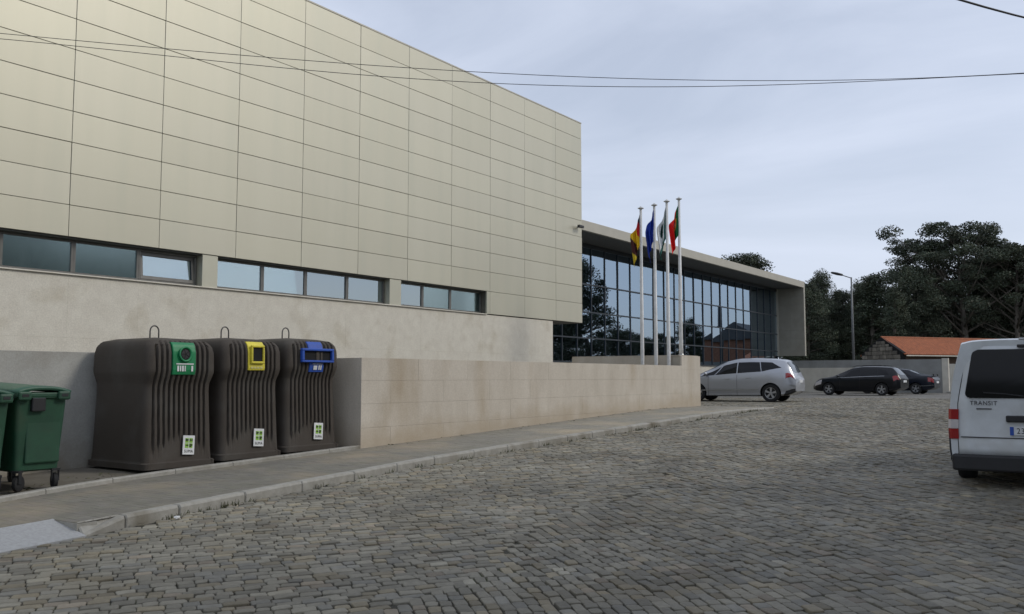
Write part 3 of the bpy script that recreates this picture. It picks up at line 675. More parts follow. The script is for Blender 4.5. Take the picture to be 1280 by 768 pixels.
def col_pt(u, v):
    d = math.hypot((u - 0.3) * 1.5, v - 0.5)
    if d < 0.11: return (0.55, 0.5, 0.45) if d < 0.06 else (0.5, 0.05, 0.03)
    if d < 0.2: return (0.60, 0.30, 0.04)
    return (0.012, 0.13, 0.045) if u < 0.30 else (0.85, 0.03, 0.03)
FL = [((25.2, 12.72), 5.24, col_town, 'white flagpole carrying the red and yellow flag, farthest left', 'limp red, yellow and dark municipal flag on the leftmost pole', 1.05),
      ((25.25, 12.28), 5.30, col_eu, 'white flagpole carrying the dark blue flag', 'limp dark blue flag hanging second from the left', 1.0),
      ((25.3, 11.88), 5.38, col_club, 'white flagpole carrying the white and dark green flag', 'limp white and dark green flag hanging third from the left', 1.05),
      ((26.0, 11.79), 5.56, col_pt, 'white flagpole carrying the green and red flag, on the wall end', 'limp green and red flag on the rightmost pole', 1.0)]
for i, ((fx, fy), zt, cf, l1, l2, ln) in enumerate(FL):
    zb = 0.676 if i == 3 else -0.75
    p = thing('flagpole', l1, 'flagpole', (fx, fy, zb), 0, 'flagpoles behind the low wall')
    MB().tube([(0, 0, 0), (0, 0, 0.3), (0, 0, zt - zb)], [0.068, 0.064, 0.038], 14).build('pole', M['pole'], p, smooth=True)
    MB().lathe([(0.09, 0), (0.09, 0.03), (0.08, 0.05)], 14).build('base_collar', M['steel'], p)
    MB().lathe([(0.045, zt - zb), (0.09, zt - zb + 0.02), (0.10, zt - zb + 0.035), (0.05, zt - zb + 0.06), (0.01, zt - zb + 0.1)], 14).build('truck', M['pole'], p, smooth=True)
    fo = raw('flag', flag_mesh('flag', cf, 11 + i * 3, 0.0, ln), M['cloth']); fo.location = (fx, fy, zt - 0.02)
    tag(fo, l2, 'flag', 'flags hanging limp on the poles')

# ------------------------------------------------------------------ recycling containers
CW, CD, CH = 1.21, 1.50, 1.86
def c_front(z):     # inset of the front from its outermost plane
    return float(np.interp(z, [0, 0.10, 0.115, 0.3, 1.08, 1.2, 1.32, 1.40, 1.66, 1.76, 1.83, 1.86], [0.00, 0.00, 0.03, 0.045, 0.085, 0.08, 0.03, 0.01, 0.018, 0.045, 0.11, 0.30]))
def c_side(z):
    return float(np.interp(z, [0, 0.10, 0.115, 0.3, 1.1, 1.22, 1.36, 1.64, 1.74, 1.82, 1.86], [0.0, 0.0, 0.02, 0.028, 0.045, 0.042, 0.012, 0.016, 0.035, 0.09, 0.24]))
CZ = [0.02, 0.1, 0.116] + list(np.linspace(0.14, 1.05, 12)) + list(np.linspace(1.1, 1.42, 12)) + [1.5, 1.58, 1.66, 1.70, 1.74, 1.77, 1.80, 1.825, 1.845, 1.86]
def container_mesh():
    vs, fs = [], []; NF, NC, NS = 156, 7, 14
    nr = None
    for z in CZ:
        fi, si = c_front(z), c_side(z); x0, x1 = -CW / 2 + si, CW / 2 - si; y0, y1 = -CD / 2 + fi, CD / 2 - fi * 0.8
        rc = 0.12 if z > 0.115 else 0.08
        rc = min(rc, (x1 - x0) / 2.2, (y1 - y0) / 2.2); ring = []
        def rib(px, side):
            t = (px - x0 - rc) / max(1e-6, x1 - x0 - 2 * rc)
            e = min(1, max(0, (z - (0.22 + 0.22 * math.exp(-((px) / 0.32) ** 2))) / 0.06)) * min(1, max(0, (1.84 - z) / 0.06))
            s = math.sin(px * 2 * math.pi / 0.086)
            return 0.023 * e * max(-1.0, min(1.0, (s + 0.35) * 3.2))
        for i in range(NF + 1):
            px = x0 + rc + (x1 - x0 - 2 * rc) * i / NF; ring.append((px, y0 + 0.017 - rib(px, 0), z))
        for i in range(1, NC): a = -math.pi / 2 + math.pi / 2 * i / NC; ring.append((x1 - rc + rc * math.cos(a), y0 + rc + rc * math.sin(a), z))
        for i in range(NS + 1): ring.append((x1, y0 + rc + (y1 - y0 - 2 * rc) * i / NS, z))
        for i in range(1, NC): a = math.pi / 2 * i / NC; ring.append((x1 - rc + rc * math.cos(a), y1 - rc + rc * math.sin(a), z))
        for i in range(NS + 1): ring.append((x1 - rc - (x1 - x0 - 2 * rc) * i / NS, y1, z))
        for i in range(1, NC): a = math.pi / 2 + math.pi / 2 * i / NC; ring.append((x0 + rc + rc * math.cos(a), y1 - rc + rc * math.sin(a), z))
        for i in range(NS + 1): ring.append((x0, y1 - rc - (y1 - y0 - 2 * rc) * i / NS, z))
        for i in range(1, NC): a = math.pi + math.pi / 2 * i / NC; ring.append((x0 + rc + rc * math.cos(a), y0 + rc + rc * math.sin(a), z))
        nr = len(ring); vs += ring
    for k in range(len(CZ) - 1):
        for j in range(nr): fs.append((k * nr + j, k * nr + (j + 1) % nr, (k + 1) * nr + (j + 1) % nr, (k + 1) * nr + j))
    n0 = len(vs); zt = CZ[-1]; vs.append((0, 0, zt + 0.03)); top = (len(CZ) - 1) * nr
    for j in range(nr): fs.append((top + j, top + (j + 1) % nr, n0))
    fs.append(tuple(range(nr))[::-1])
    me = bpy.data.meshes.new('container_body'); me.from_pydata(vs, [], fs); me.shade_smooth(); me.set_sharp_from_angle(angle=R(50)); me.materials.append(M['container']); return me
CBODY = container_mesh()
def plate(root, name, x0, x1, z0, z1, mat, off=0.02, th=0.02, nz=14, parent=None):
    """moulded plate following the container front"""
    mb = MB(); vs = []
    for k in range(nz + 1):
        z = z0 + (z1 - z0) * k / nz; y = -CD / 2 + c_front(z)
        for px, dy in ((x0, 0.03), (x0, -off), (x0 + 0.012, -off - 0.006), (x1 - 0.012, -off - 0.006), (x1, -off), (x1, 0.03)): vs.append((px, y + dy, z))
    fs = [(k * 6 + j, k * 6 + j + 1, (k + 1) * 6 + j + 1, (k + 1) * 6 + j) for k in range(nz) for j in range(5)] + [(0, 1, 2, 3, 4, 5), tuple(nz * 6 + j for j in range(6))]
    mb.add(vs, fs); return mb.build(name, mat, parent or root)
def front_mtx(z, dy):    # frame with local x -> x, local y -> up the tilted front, local z -> outwards
    y = -CD / 2 + c_front(z); sl = math.atan2(c_front(z + 0.04) - c_front(z - 0.04), 0.08)
    return Matrix.Translation((0, y - dy, z)) @ Matrix.Rotation(R(90) - sl, 4, 'X')
def container(x, lab, kind):
    t = thing('recycling_container', lab, 'recycling bin', (x, 12.45, Pz(x) + 0.03), random.uniform(-0.02, 0.02), 'recycling containers in a row'); t.scale = (1, 1, 1.035)
    raw('body', CBODY, None, t)
    hook = [(-0.075, 0.02, 1.80), (-0.075, 0.02, 1.98)] + [(0.075 * math.cos(a), 0.02, 1.98 + 0.085 * math.sin(a)) for a in np.linspace(math.pi, 0, 11)] + [(0.075, 0.02, 1.80)]
    MB().tube(hook, 0.011, 8).build('lifting_hook', M['rustwire'], t, smooth=True)
    # label: white sheet, four lime squares with black marks, name below
    tilt = 0.07
    lb = MB().box(-0.10, 0.10, -0.004, 0.004, -0.135, 0.135).build('label', M['whitep'], t); zl = 0.33
    lb.location = (0.13, -CD / 2 + c_front(zl) - 0.018, zl); lb.rotation_euler = (-0.05, tilt, 0)
    for a, b in ((-0.064, 0.012), (0.006, 0.012), (-0.064, -0.062), (0.006, -0.062)):
        MB().box(a, a + 0.058, -0.007, -0.0045, b + 0.02, b + 0.085).build('square', M['limep'], lb)
        rr = random.Random(int(a * 1000) + int(b * 999)); mk = MB()
        for q in range(3): w = 0.013; mk.box(a + 0.006 + q * 0.017, a + 0.006 + q * 0.017 + w, -0.009, -0.0075, b + 0.03 + rr.uniform(0, 0.02), b + 0.06 + rr.uniform(0, 0.02))
        mk.build('mark', M['blackprint'], lb)
    text_mesh('lettering', 'SUMA', 0.058, M['blackprint'], lb, Matrix.Translation((0, -0.0065, -0.09)) @ Matrix.Rotation(R(90), 4, 'X'), xs=0.92)
    if kind == 'glass':
        p = plate(t, 'front_plate', -0.20, 0.19, 1.34, 1.80, M['greenp'])
        m = front_mtx(1.63, 0.034)
        o = MB().lathe([(0.10, -0.01), (0.115, 0.022), (0.10, 0.03), (0.085, 0.02), (0.082, -0.01)], 28).build('opening_rim', M['greenp'], p, smooth=True); o.matrix_local = Matrix.Translation((-0.005, 0, 0)) @ m
        o = MB().lathe([(0.001, 0.0), (0.083, 0.0), (0.083, 0.006)], 24).build('opening', M['hole'], p); o.matrix_local = Matrix.Translation((-0.005, -0.004, 0)) @ m
        fl = MB()
        for q in range(5): a = 2 * math.pi * q / 5; fl.add([(0.075 * math.cos(a - 0.55), 0.075 * math.sin(a - 0.55), 0.010), (0.075 * math.cos(a + 0.55), 0.075 * math.sin(a + 0.55), 0.010), (0.008 * math.cos(a), 0.008 * math.sin(a), 0.012)], [(0, 1, 2)])
        o = fl.build('rubber_flap', M['blackp'], p); o.matrix_local = Matrix.Translation((-0.005, -0.004, 0)) @ m
        m2 = front_mtx(1.43, 0.032)
        pr = MB()
        pr.box(-0.15, 0.15, 0.052, 0.068, 0, 0.002)
        for q, w in ((-0.13, .03), (-0.085, .02), (-0.05, .03), (-0.005, .018), (0.11, .03)): pr.box(q, q + w, -0.045, 0.035, 0, 0.002)
        o = pr.build('printed_bottles', M['whitep'], p); o.matrix_local = Matrix.Translation((-0.005, 0, 0)) @ m2
    elif kind == 'plastic':
        p = plate(t, 'front_plate', -0.14, 0.19, 1.37, 1.81, M['yellowp'])
        m = Matrix.Translation((0.025, 0, 0)) @ front_mtx(1.62, 0.03)
        fr = MB()
        for a in ((-0.13, 0.13, 0.10, 0.135), (-0.13, 0.13, -0.15, -0.115), (-0.13, -0.10, -0.115, 0.10), (0.10, 0.13, -0.115, 0.10)): fr.box(a[0], a[1], a[2], a[3], -0.005, 0.04, 0.008)
        o = fr.build('opening_frame', M['yellowp'], p); o.matrix_local = m
        o = MB().box(-0.10, 0.10, -0.115, 0.10, 0, 0.012).build('opening', M['hole'], p); o.matrix_local = m
        o = MB()
        for q in range(4): o.box(-0.12 + q * 0.062, -0.12 + q * 0.062 + 0.045, -0.016, 0.016, 0, 0.002)
        o = o.build('printed_cans', pm('pale_yellow_print', (0.66, 0.6, 0.25), 0.6), p); o.matrix_local = Matrix.Translation((0.025, 0, 0)) @ front_mtx(1.41, 0.03)
    else:
        p = plate(t, 'front_plate', -0.15, 0.18, 1.66, 1.81, M['bluep'])
        m = Matrix.Translation((0.02, 0, 0)) @ front_mtx(1.58, 0.03)
        fr = MB(); L, H = 0.36, 0.115
        for a in ((-L, L, H - 0.04, H), (-L, L, -H, -H + 0.035), (-L, -L + 0.05, -H + 0.035, H - 0.04), (L - 0.05, L, -H + 0.035, H - 0.04)): fr.box(a[0], a[1], a[2], a[3], -0.005, 0.06, 0.008)
        o = fr.build('slot_frame', M['bluep'], p); o.matrix_local = m
        o = MB().box(-L + 0.05, L - 0.05, -H + 0.035, H - 0.04, 0, 0.012).build('opening', M['hole'], p); o.matrix_local = m
        o = MB().box(-0.02, 0.05, -0.12, 0.07, 0.014, 0.02).box(0.08, 0.12, -0.12, 0.06, 0.014, 0.02).build('bent_flap', M['container'], p); o.matrix_local = m
        l2 = plate(t, 'label_plate', -0.12, 0.2, 1.31, 1.455, M['bluep'], off=0.012, nz=5)
        pr = MB().box(-0.08, 0.0, -0.04, 0.03, 0, 0.002).box(0.03, 0.06, -0.04, 0.035, 0, 0.002).box(0.075, 0.10, -0.04, 0.035, 0, 0.002).box(-0.11, 0.11, 0.052, 0.062, 0, 0.002)
        o = pr.build('printed_marks', M['whitep'], l2); o.matrix_local = Matrix.Translation((0.04, 0, 0)) @ front_mtx(1.385, 0.025)
    return t
container(8.23, 'dark brown ribbed recycling container with green plate and round opening', 'glass')
container(9.53, 'dark brown ribbed recycling container with yellow plate and square opening', 'plastic')
container(10.82, 'dark brown ribbed recycling container with blue plate and wide slot', 'paper')

# ------------------------------------------------------------------ wheeled green bins
def wheeled_bin(x, lab):
    BW, BL, H0, H1 = 0.65, 1.32, 0.24, 1.22
    t = thing('wheeled_bin', lab, 'wheelie bin', (x, 12.08 - (0.1 if x < 5.5 else 0), Pz(x) + 0.03), R(0.5), 'green wheeled bins')
    vs, fs = [], []; prof = [(0.0, 0.07), (0.02, 0.045), (0.5, 0.02), (0.9, 0.0), (0.92, -0.02), (0.98, -0.02)]
    n = 8
    for h, ins in prof:
        w, l = BW / 2 - ins, BL / 2 - ins * 1.5; rc = 0.06
        for cx, cy, a0 in ((w - rc, l - rc, 0), (-w + rc, l - rc, 90), (-w + rc, -l + rc, 180), (w - rc, -l + rc, 270)):
            for q in range(5): a = R(a0 + 22.5 * q); vs.append((cx + rc * math.cos(a), cy + rc * math.sin(a), H0 + h))
    n = 20
    fs = [(k * n + j, k * n + (j + 1) % n, (k + 1) * n + (j + 1) % n, (k + 1) * n + j) for k in range(len(prof) - 1) for j in range(n)] + [tuple(range(n))[::-1], tuple(range((len(prof) - 1) * n, len(prof) * n))]
    b = MB().add(vs, fs).build('body', M['bin'], t, smooth=True, sharp=40)
    MB().box(-0.18, 0.26, -BL / 2 + 0.022, -BL / 2 + 0.07, 0.34, 1.02, 0.02).build('raised_panel', M['bin'], b)
    lid = MB()
    def lf(a, bb):
        xx = -BW / 2 - 0.03 + a * (BW + 0.06); yy = -BL / 2 - 0.03 + bb * (BL + 0.06)
        return (xx, yy, 1.245 + 0.10 * (1 - abs(2 * a - 1) ** 2.5) * 0.6 + 0.05 * bb)
    lid.grid(lf, 12, 6)
    lo = lid.build('lid', M['binlid'], t, smooth=True); sd = lo.modifiers.new('thick', 'SOLIDIFY'); sd.thickness = 0.05; sd.offset = -1
    MB().box(-BW / 2 - 0.02, BW / 2 + 0.02, -BL / 2 - 0.035, -BL / 2 + 0.05, 1.165, 1.225, 0.015).build('rim', M['bin'], t)
    for sx in (-1, 1): MB().box(sx * 0.25 - 0.08, sx * 0.25 + 0.08, -BL / 2 - 0.07, -BL / 2 - 0.02, 1.13, 1.24, 0.02).build('handle', M['bin'], t); MB().box(sx * 0.25 - 0.05, sx * 0.25 + 0.05, -BL / 2 - 0.074, -BL / 2 - 0.05, 1.165, 1.215, 0.01).build('grip_recess', M['blackp'], t)
    MB().box(-0.15, 0.02, -BL / 2 - 0.05, -BL / 2 + 0.05, 0.99, 1.16, 0.01).build('lock_plate', M['blackp'], t)
    for sx in (-1, 1): MB().lathe([(0.02, 0), (0.02, 0.10), (0.016, 0.11)], 12, 'x', (0, 0, 0)).build('lifting_pin', M['steel'], t).matrix_local = Matrix.Translation((sx * BW / 2, -BL / 2 + 0.15, 1.17)) @ (Matrix.Identity(4) if sx > 0 else Matrix.Rotation(math.pi, 4, 'Z'))
    for sx in (-1, 1):
        for sy in (-1, 1):
            cx, cy = sx * 0.24, sy * 0.5 - (0.08 if sy < 0 else 0)
            w = thing_part('castor', t, (cx, cy, 0), R(30 if sx < 0 else 75))
            fk_ = MB().box(-0.03, 0.03, -0.045, -0.035, 0.10, 0.25).box(-0.03, 0.03, 0.035, 0.045, 0.10, 0.25).box(-0.05, 0.05, -0.05, 0.05, 0.235, 0.262).build('fork', M['blackp'], t)
            fk_.location = (cx, cy, 0); fk_.rotation_euler = (0, 0, R(30 if sx < 0 else 75))
            MB().lathe([(0.03, -0.028), (0.085, -0.03), (0.10, -0.02), (0.10, 0.02), (0.085, 0.03), (0.03, 0.028)], 20, 'y', (0.03, 0, 0.10)).build('wheel', M['tyre'], t, smooth=True, sharp=40).matrix_local = Matrix.Translation((cx, cy, 0)) @ Matrix.Rotation(R(30 if sx < 0 else 75), 4, 'Z')
    return t
def thing_part(*a): return None
wheeled_bin(5.99, 'green plastic wheeled bin standing whole between wall and pavement')
wheeled_bin(5.22, 'green plastic wheeled bin cut by the left edge of the picture')

# ------------------------------------------------------------------ vehicles
class Loft:
    """car shell: cross-sections along its length (s = metres from the rear), smoothed; v runs from under the sill to the roof centre"""
    def __init__(q, L, tab, boxy=False):
        q.L = L; q.s = np.linspace(0, L, 240); q.p = {}; q.boxy = boxy
        for key, pts in tab.items():
            xs, ys = zip(*pts); y = np.interp(q.s, xs, ys); k = np.exp(-0.5 * (np.arange(-8, 9) / 3.0) ** 2); k /= k.sum()
            q.p[key] = np.convolve(np.pad(y, 8, mode='edge'), k, mode='valid')
    def g(q, key, s): return float(np.interp(s, q.s, q.p[key]))
    def ctrl(q, s):
        zb, zl, zr, w, wr = (q.g(k, s) for k in ('zbot', 'zbelt', 'zroof', 'w', 'wr'))
        zl = min(zl, zr - 0.02); h = zr - zl
        if q.boxy: return [(0, zb), (w * 0.9, zb), (w * 0.985, zb + 0.06), (w, zb + (zl - zb) * 0.5), (w * 0.985, zl), (wr + 0.035, zr - 0.14), (wr - 0.05, zr - 0.03), (wr * 0.55, zr), (0, zr + 0.004)]
        return [(0, zb), (w * 0.86, zb), (w * 0.97, zb + (zl - zb) * 0.16), (w, zb + (zl - zb) * 0.52), (w * 0.965, zl), (wr, zr - min(0.09, h * 0.25)), (wr * 0.86, zr - min(0.03, h * 0.1)), (wr * 0.5, zr), (0, zr + 0.008)]
    def pt(q, s, v, side=1):
        """v in control-point units 0..8, Catmull-Rom"""
        c = q.ctrl(s); n = len(c); i = min(int(v), n - 2); t = v - i
        if i == 4: y = c[4][0] + (c[5][0] - c[4][0]) * t; z = c[4][1] + (c[5][1] - c[4][1]) * t; y += 0.02 * math.sin(math.pi * t)
        else:
            P = [c[max(i - 1, 0)], c[i], c[i + 1], c[min(i + 2, n - 1)]]
            f_ = lambda a, b, d, e: 0.5 * (2 * b + (d - a) * t + (2 * a - 5 * b + 4 * d - e) * t * t + (3 * b - a - 3 * d + e) * t ** 3)
            y = f_(*[k[0] for k in P]); z = f_(*[k[1] for k in P])
        return Vector((s - q.L / 2, side * y, z))
    def nrm(q, s, v, side):
        e = 0.02; a = q.pt(min(s + e, q.L), v, side) - q.pt(max(s - e, 0), v, side); b = q.pt(s, min(v + 0.05, 7.99), side) - q.pt(s, max(v - 0.05, 0), side)
        n = a.cross(b) * -side; return n.normalized() if n.length > 1e-9 else Vector((0, side, 0))
    def shell(q, name, mat, parent, wells):
        ns, nv = 84, 44; vs = []; ss = list(np.linspace(0, q.L, ns)); vv = [8 * j / nv for j in range(nv + 1)]
        for s in ss:
            vs += [q.pt(s, v, 1) for v in vv] + [q.pt(s, v, -1) for v in vv[-2:0:-1]]
        n = nv + 1 + nv - 1
        fs = [(i * n + j, i * n + (j + 1) % n, (i + 1) * n + (j + 1) % n, (i + 1) * n + j) for i in range(ns - 1) for j in range(n)]
        fs += [tuple(range(n)), tuple(range((ns - 1) * n, ns * n))[::-1]]
        me = MB().add(vs, fs).mesh(name, True); me.materials.append(mat); me.materials.append(M['trim'])
        o = bpy.data.objects.new(name, me); C.objects.link(o)
        mb = MB()
        for (s, z, r, y0, y1) in wells:
            for sg in (-1, 1): mb.lathe([(r, min(sg * y0, sg * y1)), (r, max(sg * y0, sg * y1))], 32, 'y', (s - q.L / 2, 0, z))
        cm = mb.mesh('cut'); cm.materials.append(mat); cm.materials.append(M['trim'])
        for p in cm.polygons: p.material_index = 1
        co = bpy.data.objects.new('cut', cm); C.objects.link(co)
        bo = o.modifiers.new('b', 'BOOLEAN'); bo.object = co; bo.operation = 'DIFFERENCE'; bo.solver = 'EXACT'
        dg = bpy.context.evaluated_depsgraph_get(); dg.update()
        nm = bpy.data.meshes.new_from_object(o.evaluated_get(dg)); nm.name = name; nm.shade_smooth(); nm.set_sharp_from_angle(angle=R(38))
        bpy.data.objects.remove(o); bpy.data.objects.remove(co)
        return raw(name, nm, mat, parent)
    def patch(q, name, mat, parent, c, side=1, off=0.005, nu=14, nv=6):
        """patch on the flank: corners c = ((s,v) rear-low, front-low, front-high, rear-high)"""
        mb = MB(); vs = []
        for lay in (0, 1):
            for i in range(nu + 1):
                for j in range(nv + 1):
                    a, b = i / nu, j / nv
                    s = (c[0][0] * (1 - a) + c[1][0] * a) * (1 - b) + (c[3][0] * (1 - a) + c[2][0] * a) * b
                    v = (c[0][1] * (1 - a) + c[1][1] * a) * (1 - b) + (c[3][1] * (1 - a) + c[2][1] * a) * b
                    vs.append(q.pt(s, v, side) + q.nrm(s, v, side) * (off if lay == 0 else -0.004))
        m = nv + 1; N = (nu + 1) * m
        fs = [(i * m + j, (i + 1) * m + j, (i + 1) * m + j + 1, i * m + j + 1) for i in range(nu) for j in range(nv)]
        rim = [i * m for i in range(nu + 1)] + [nu * m + j for j in range(1, m)] + [i * m + nv for i in range(nu - 1, -1, -1)] + [j for j in range(nv - 1, 0, -1)]
        fs += [(rim[k], rim[(k + 1) % len(rim)], rim[(k + 1) % len(rim)] + N, rim[k] + N) for k in range(len(rim))]
        return mb.add(vs, fs).build(name, mat, parent, smooth=True, sharp=40)
    def cross(q, name, mat, parent, s0, s1, v0, off=0.005, nu=12, nv=20, s0e=None, s1e=None):
        """patch across the car (windscreen, rear screen): from v0 on one side over the centre to v0 on the other"""
        vs = []
        for i in range(nu + 1):
            for j in range(nv + 1):
                b = 2 * j / nv - 1; side = 1 if b > 0 else -1; e = abs(b) ** 2
                v = 8 - (8 - v0) * abs(b); a0 = s0 + ((s0e if s0e is not None else s0) - s0) * e; a1 = s1 + ((s1e if s1e is not None else s1) - s1) * e
                s = a0 + (a1 - a0) * i / nu
                vs.append(q.pt(s, min(v, 7.999), side) + q.nrm(s, min(v, 7.9), side) * off)
        m = nv + 1; fs = [(i * m + j, (i + 1) * m + j, (i + 1) * m + j + 1, i * m + j + 1) for i in range(nu) for j in range(nv)]
        o = MB().add(vs, fs).build(name, mat, parent, smooth=True); return o
def wheel(parent, x, y, z, r, w, spokes=5, rimmat=None):
    sg = 1 if y > 0 else -1
    ty = MB().lathe([(r * 0.64, -w / 2), (r * 0.93, -w / 2), (r, -w / 2 + 0.03), (r, w / 2 - 0.03), (r * 0.93, w / 2), (r * 0.64, w / 2), (r * 0.64, -w / 2)], 36, 'y', caps=False).build('wheel', M['tyre'], parent, smooth=True, sharp=40)
    ty.location = (x, y, z)
    rm = MB(); yo = sg * (w / 2 - 0.012)
    rm.lathe([(r * 0.66, yo - sg * 0.06), (r * 0.68, yo), (r * 0.60, yo - sg * 0.004), (r * 0.585, yo - sg * 0.08)], 36, 'y', caps=False)
    rm.lathe([(r * 0.03, yo - sg * 0.012), (r * 0.15, yo - sg * 0.014), (r * 0.17, yo - sg * 0.06)], 16, 'y')
    for k in range(spokes):
        a = 2 * math.pi * k / spokes + 0.4; ca, sa = math.cos(a), math.sin(a)
        def P(rr, tt, d): return (rr * ca - tt * sa, yo - sg * d, rr * sa + tt * ca)
        w0, w1 = r * 0.075, r * 0.13
        rm.add([P(r * .1, -w0, .015), P(r * .1, w0, .015), P(r * .62, w1, .012), P(r * .62, -w1, .012), P(r * .1, -w0, .05), P(r * .1, w0, .05), P(r * .62, w1, .05), P(r * .62, -w1, .05)],
               [(0, 1, 2, 3), (4, 7, 6, 5), (0, 4, 5, 1), (1, 5, 6, 2), (2, 6, 7, 3), (3, 7, 4, 0)])
    rm.build('rim', rimmat or M['rim'], ty, smooth=False)
    MB().lathe([(0.02, -0.02), (r * 0.6, -0.02), (r * 0.6, 0.0)], 24, 'y', (0, 0, 0)).build('brake', M['trim'], ty).location = (0, sg * (w / 2 - 0.10), 0)
def car(name, lab, loc, rot, L, tab, mat, wells, wins, rear, front, extras, wr=0.33):
    t = thing(name, lab, 'car', loc, rot, None)
    q = Loft(L, tab); body = q.shell('body', mat, t, [(s, z, r, 0.52, 1.2) for s, z, r in wells])
    for sd in (-1, 1):
        for c in wins: q.patch('side_window', M['cglass'], t, c, sd)
    q.cross('rear_window', rear[4] if len(rear) > 4 else M['cglass'], t, rear[0], rear[1], rear[2], s0e=rear[3])
    q.cross('windscreen', M['cglass'], t, front[0], front[1], front[2], s1e=front[3])
    for s, z, r in wells:
        for sd in (-1, 1): wheel(t, s - L / 2, sd * (q.g('w', s) - 0.115), wr, wr, 0.21, 5)
    extras(q, t)
    return t
# silver people carrier
sm = dict(zroof=[(0, .82), (.05, 1.0), (.13, 1.20), (.30, 1.50), (.42, 1.585), (.9, 1.635), (1.6, 1.66), (2.2, 1.64), (2.65, 1.54), (3.1, 1.35), (3.55, 1.13), (3.75, 1.05), (4.2, .96), (4.55, .82), (4.72, .68), (4.77, .55)],
          zbelt=[(0, .74), (.1, .95), (.35, 1.13), (.8, 1.11), (1.6, 1.06), (2.6, 1.0), (3.5, .95), (4.2, .86), (4.55, .72), (4.77, .5)],
          zbot=[(0, .42), (.2, .30), (.6, .22), (4.0, .20), (4.5, .22), (4.77, .32)],
          w=[(0, .72), (.08, .83), (.3, .90), (.8, .93), (2.4, .94), (3.8, .93), (4.3, .87), (4.6, .74), (4.77, .55)],
          wr=[(0, .70), (.1, .70), (.35, .63), (.8, .64), (1.6, .66), (2.4, .65), (3.1, .66), (3.6, .76), (4.2, .72), (4.6, .58), (4.77, .42)])
def sm_extra(q, t):
    for sd in (-1, 1):
        q.patch('tail_light', M['redl'], t, ((.06, 4.0), (.34, 3.42), (.34, 3.9), (.10, 4.4)), sd, 0.012)
        q.patch('rear_bumper_trim', M['trim'], t, ((.02, 0.8), (.46, 0.8), (.34, 2.05), (.02, 2.35)), sd, 0.006)
        q.patch('door_moulding', M['rim'], t, ((1.35, 2.40), (3.55, 2.40), (3.55, 2.52), (1.35, 2.52)), sd, 0.012)
        for s in (2.16, 3.28): q.patch('door_gap', M['trim'], t, ((s - .006, 1.3), (s + .006, 1.3), (s + .006, 4), (s - .006, 4)), sd, 0.002, 2, 12)
        for s in (1.62, 2.42): q.patch('door_handle', M['silver'], t, ((s, 3.62), (s + .2, 3.62), (s + .2, 3.74), (s, 3.74)), sd, 0.03)
        mi = MB().lathe([(0.01, -.11), (.06, -.08), (.075, 0), (.06, .08), (.01, .11)], 12, 'y').build('mirror', M['silver'], t, smooth=True); mi.location = (3.35 - q.L / 2, sd * 1.02, 1.06); mi.scale = (.9, 1, .9)
        q.patch('headlight', M['whitel'], t, ((4.25, 3.2), (4.66, 3.2), (4.6, 3.9), (4.2, 4.0)), sd, 0.008)
        q.patch('bumper_strip', M['silver'], t, ((.01, 2.9), (.33, 2.9), (.34, 3.1), (.02, 3.1)), sd, 0.03)  # raised body-colour strip along the rear bumper
    MB().box(-q.L / 2 - .03, -q.L / 2 + .02, -.26, .26, .72, .83, .005).build('number_plate', M['whitep'], t)
smx, smy = 33.2, 13.1
car('people_carrier', 'silver people carrier parked nose-in beyond the end of the low wall', (smx + 0.93, smy, Rz(smx, smy) + 0.0), R(95), 4.77, sm, M['silver'],
    [(.90, .34, .385), (3.74, .34, .385)],
    [((.50, 4.42), (1.22, 4.12), (1.30, 4.88), (.86, 4.86)), ((1.25, 4.12), (2.14, 4.10), (2.14, 4.88), (1.33, 4.86)), ((2.18, 4.10), (3.02, 4.10), (2.72, 4.86), (2.18, 4.88)), ((3.06, 4.10), (3.62, 4.10), (3.40, 4.5), (2.80, 4.84))],
    (.09, .34, 5.3, .15, M['cglass_pale']), (2.62, 3.62, 5.3, 3.50), sm_extra, 0.335)
# black estate car
es = dict(zroof=[(0, .80), (.05, .98), (.16, 1.16), (.36, 1.40), (.48, 1.45), (1.2, 1.49), (1.9, 1.49), (2.4, 1.43), (2.9, 1.22), (3.3, 1.03), (3.5, .97), (4.0, .89), (4.3, .78), (4.46, .64), (4.52, .5)],
          zbelt=[(0, .72), (.12, .92), (.4, .98), (1.4, .95), (2.6, .90), (3.4, .87), (4.0, .8), (4.3, .68), (4.52, .45)],
          zbot=[(0, .40), (.2, .28), (.6, .2), (3.8, .19), (4.3, .21), (4.52, .3)],
          w=[(0, .70), (.08, .79), (.3, .84), (.8, .87), (2.4, .875), (3.5, .87), (4.1, .80), (4.4, .66), (4.52, .48)],
          wr=[(0, .66), (.1, .66), (.4, .56), (1.0, .57), (1.8, .58), (2.4, .57), (2.9, .60), (3.4, .70), (4.0, .66), (4.4, .5), (4.52, .36)])
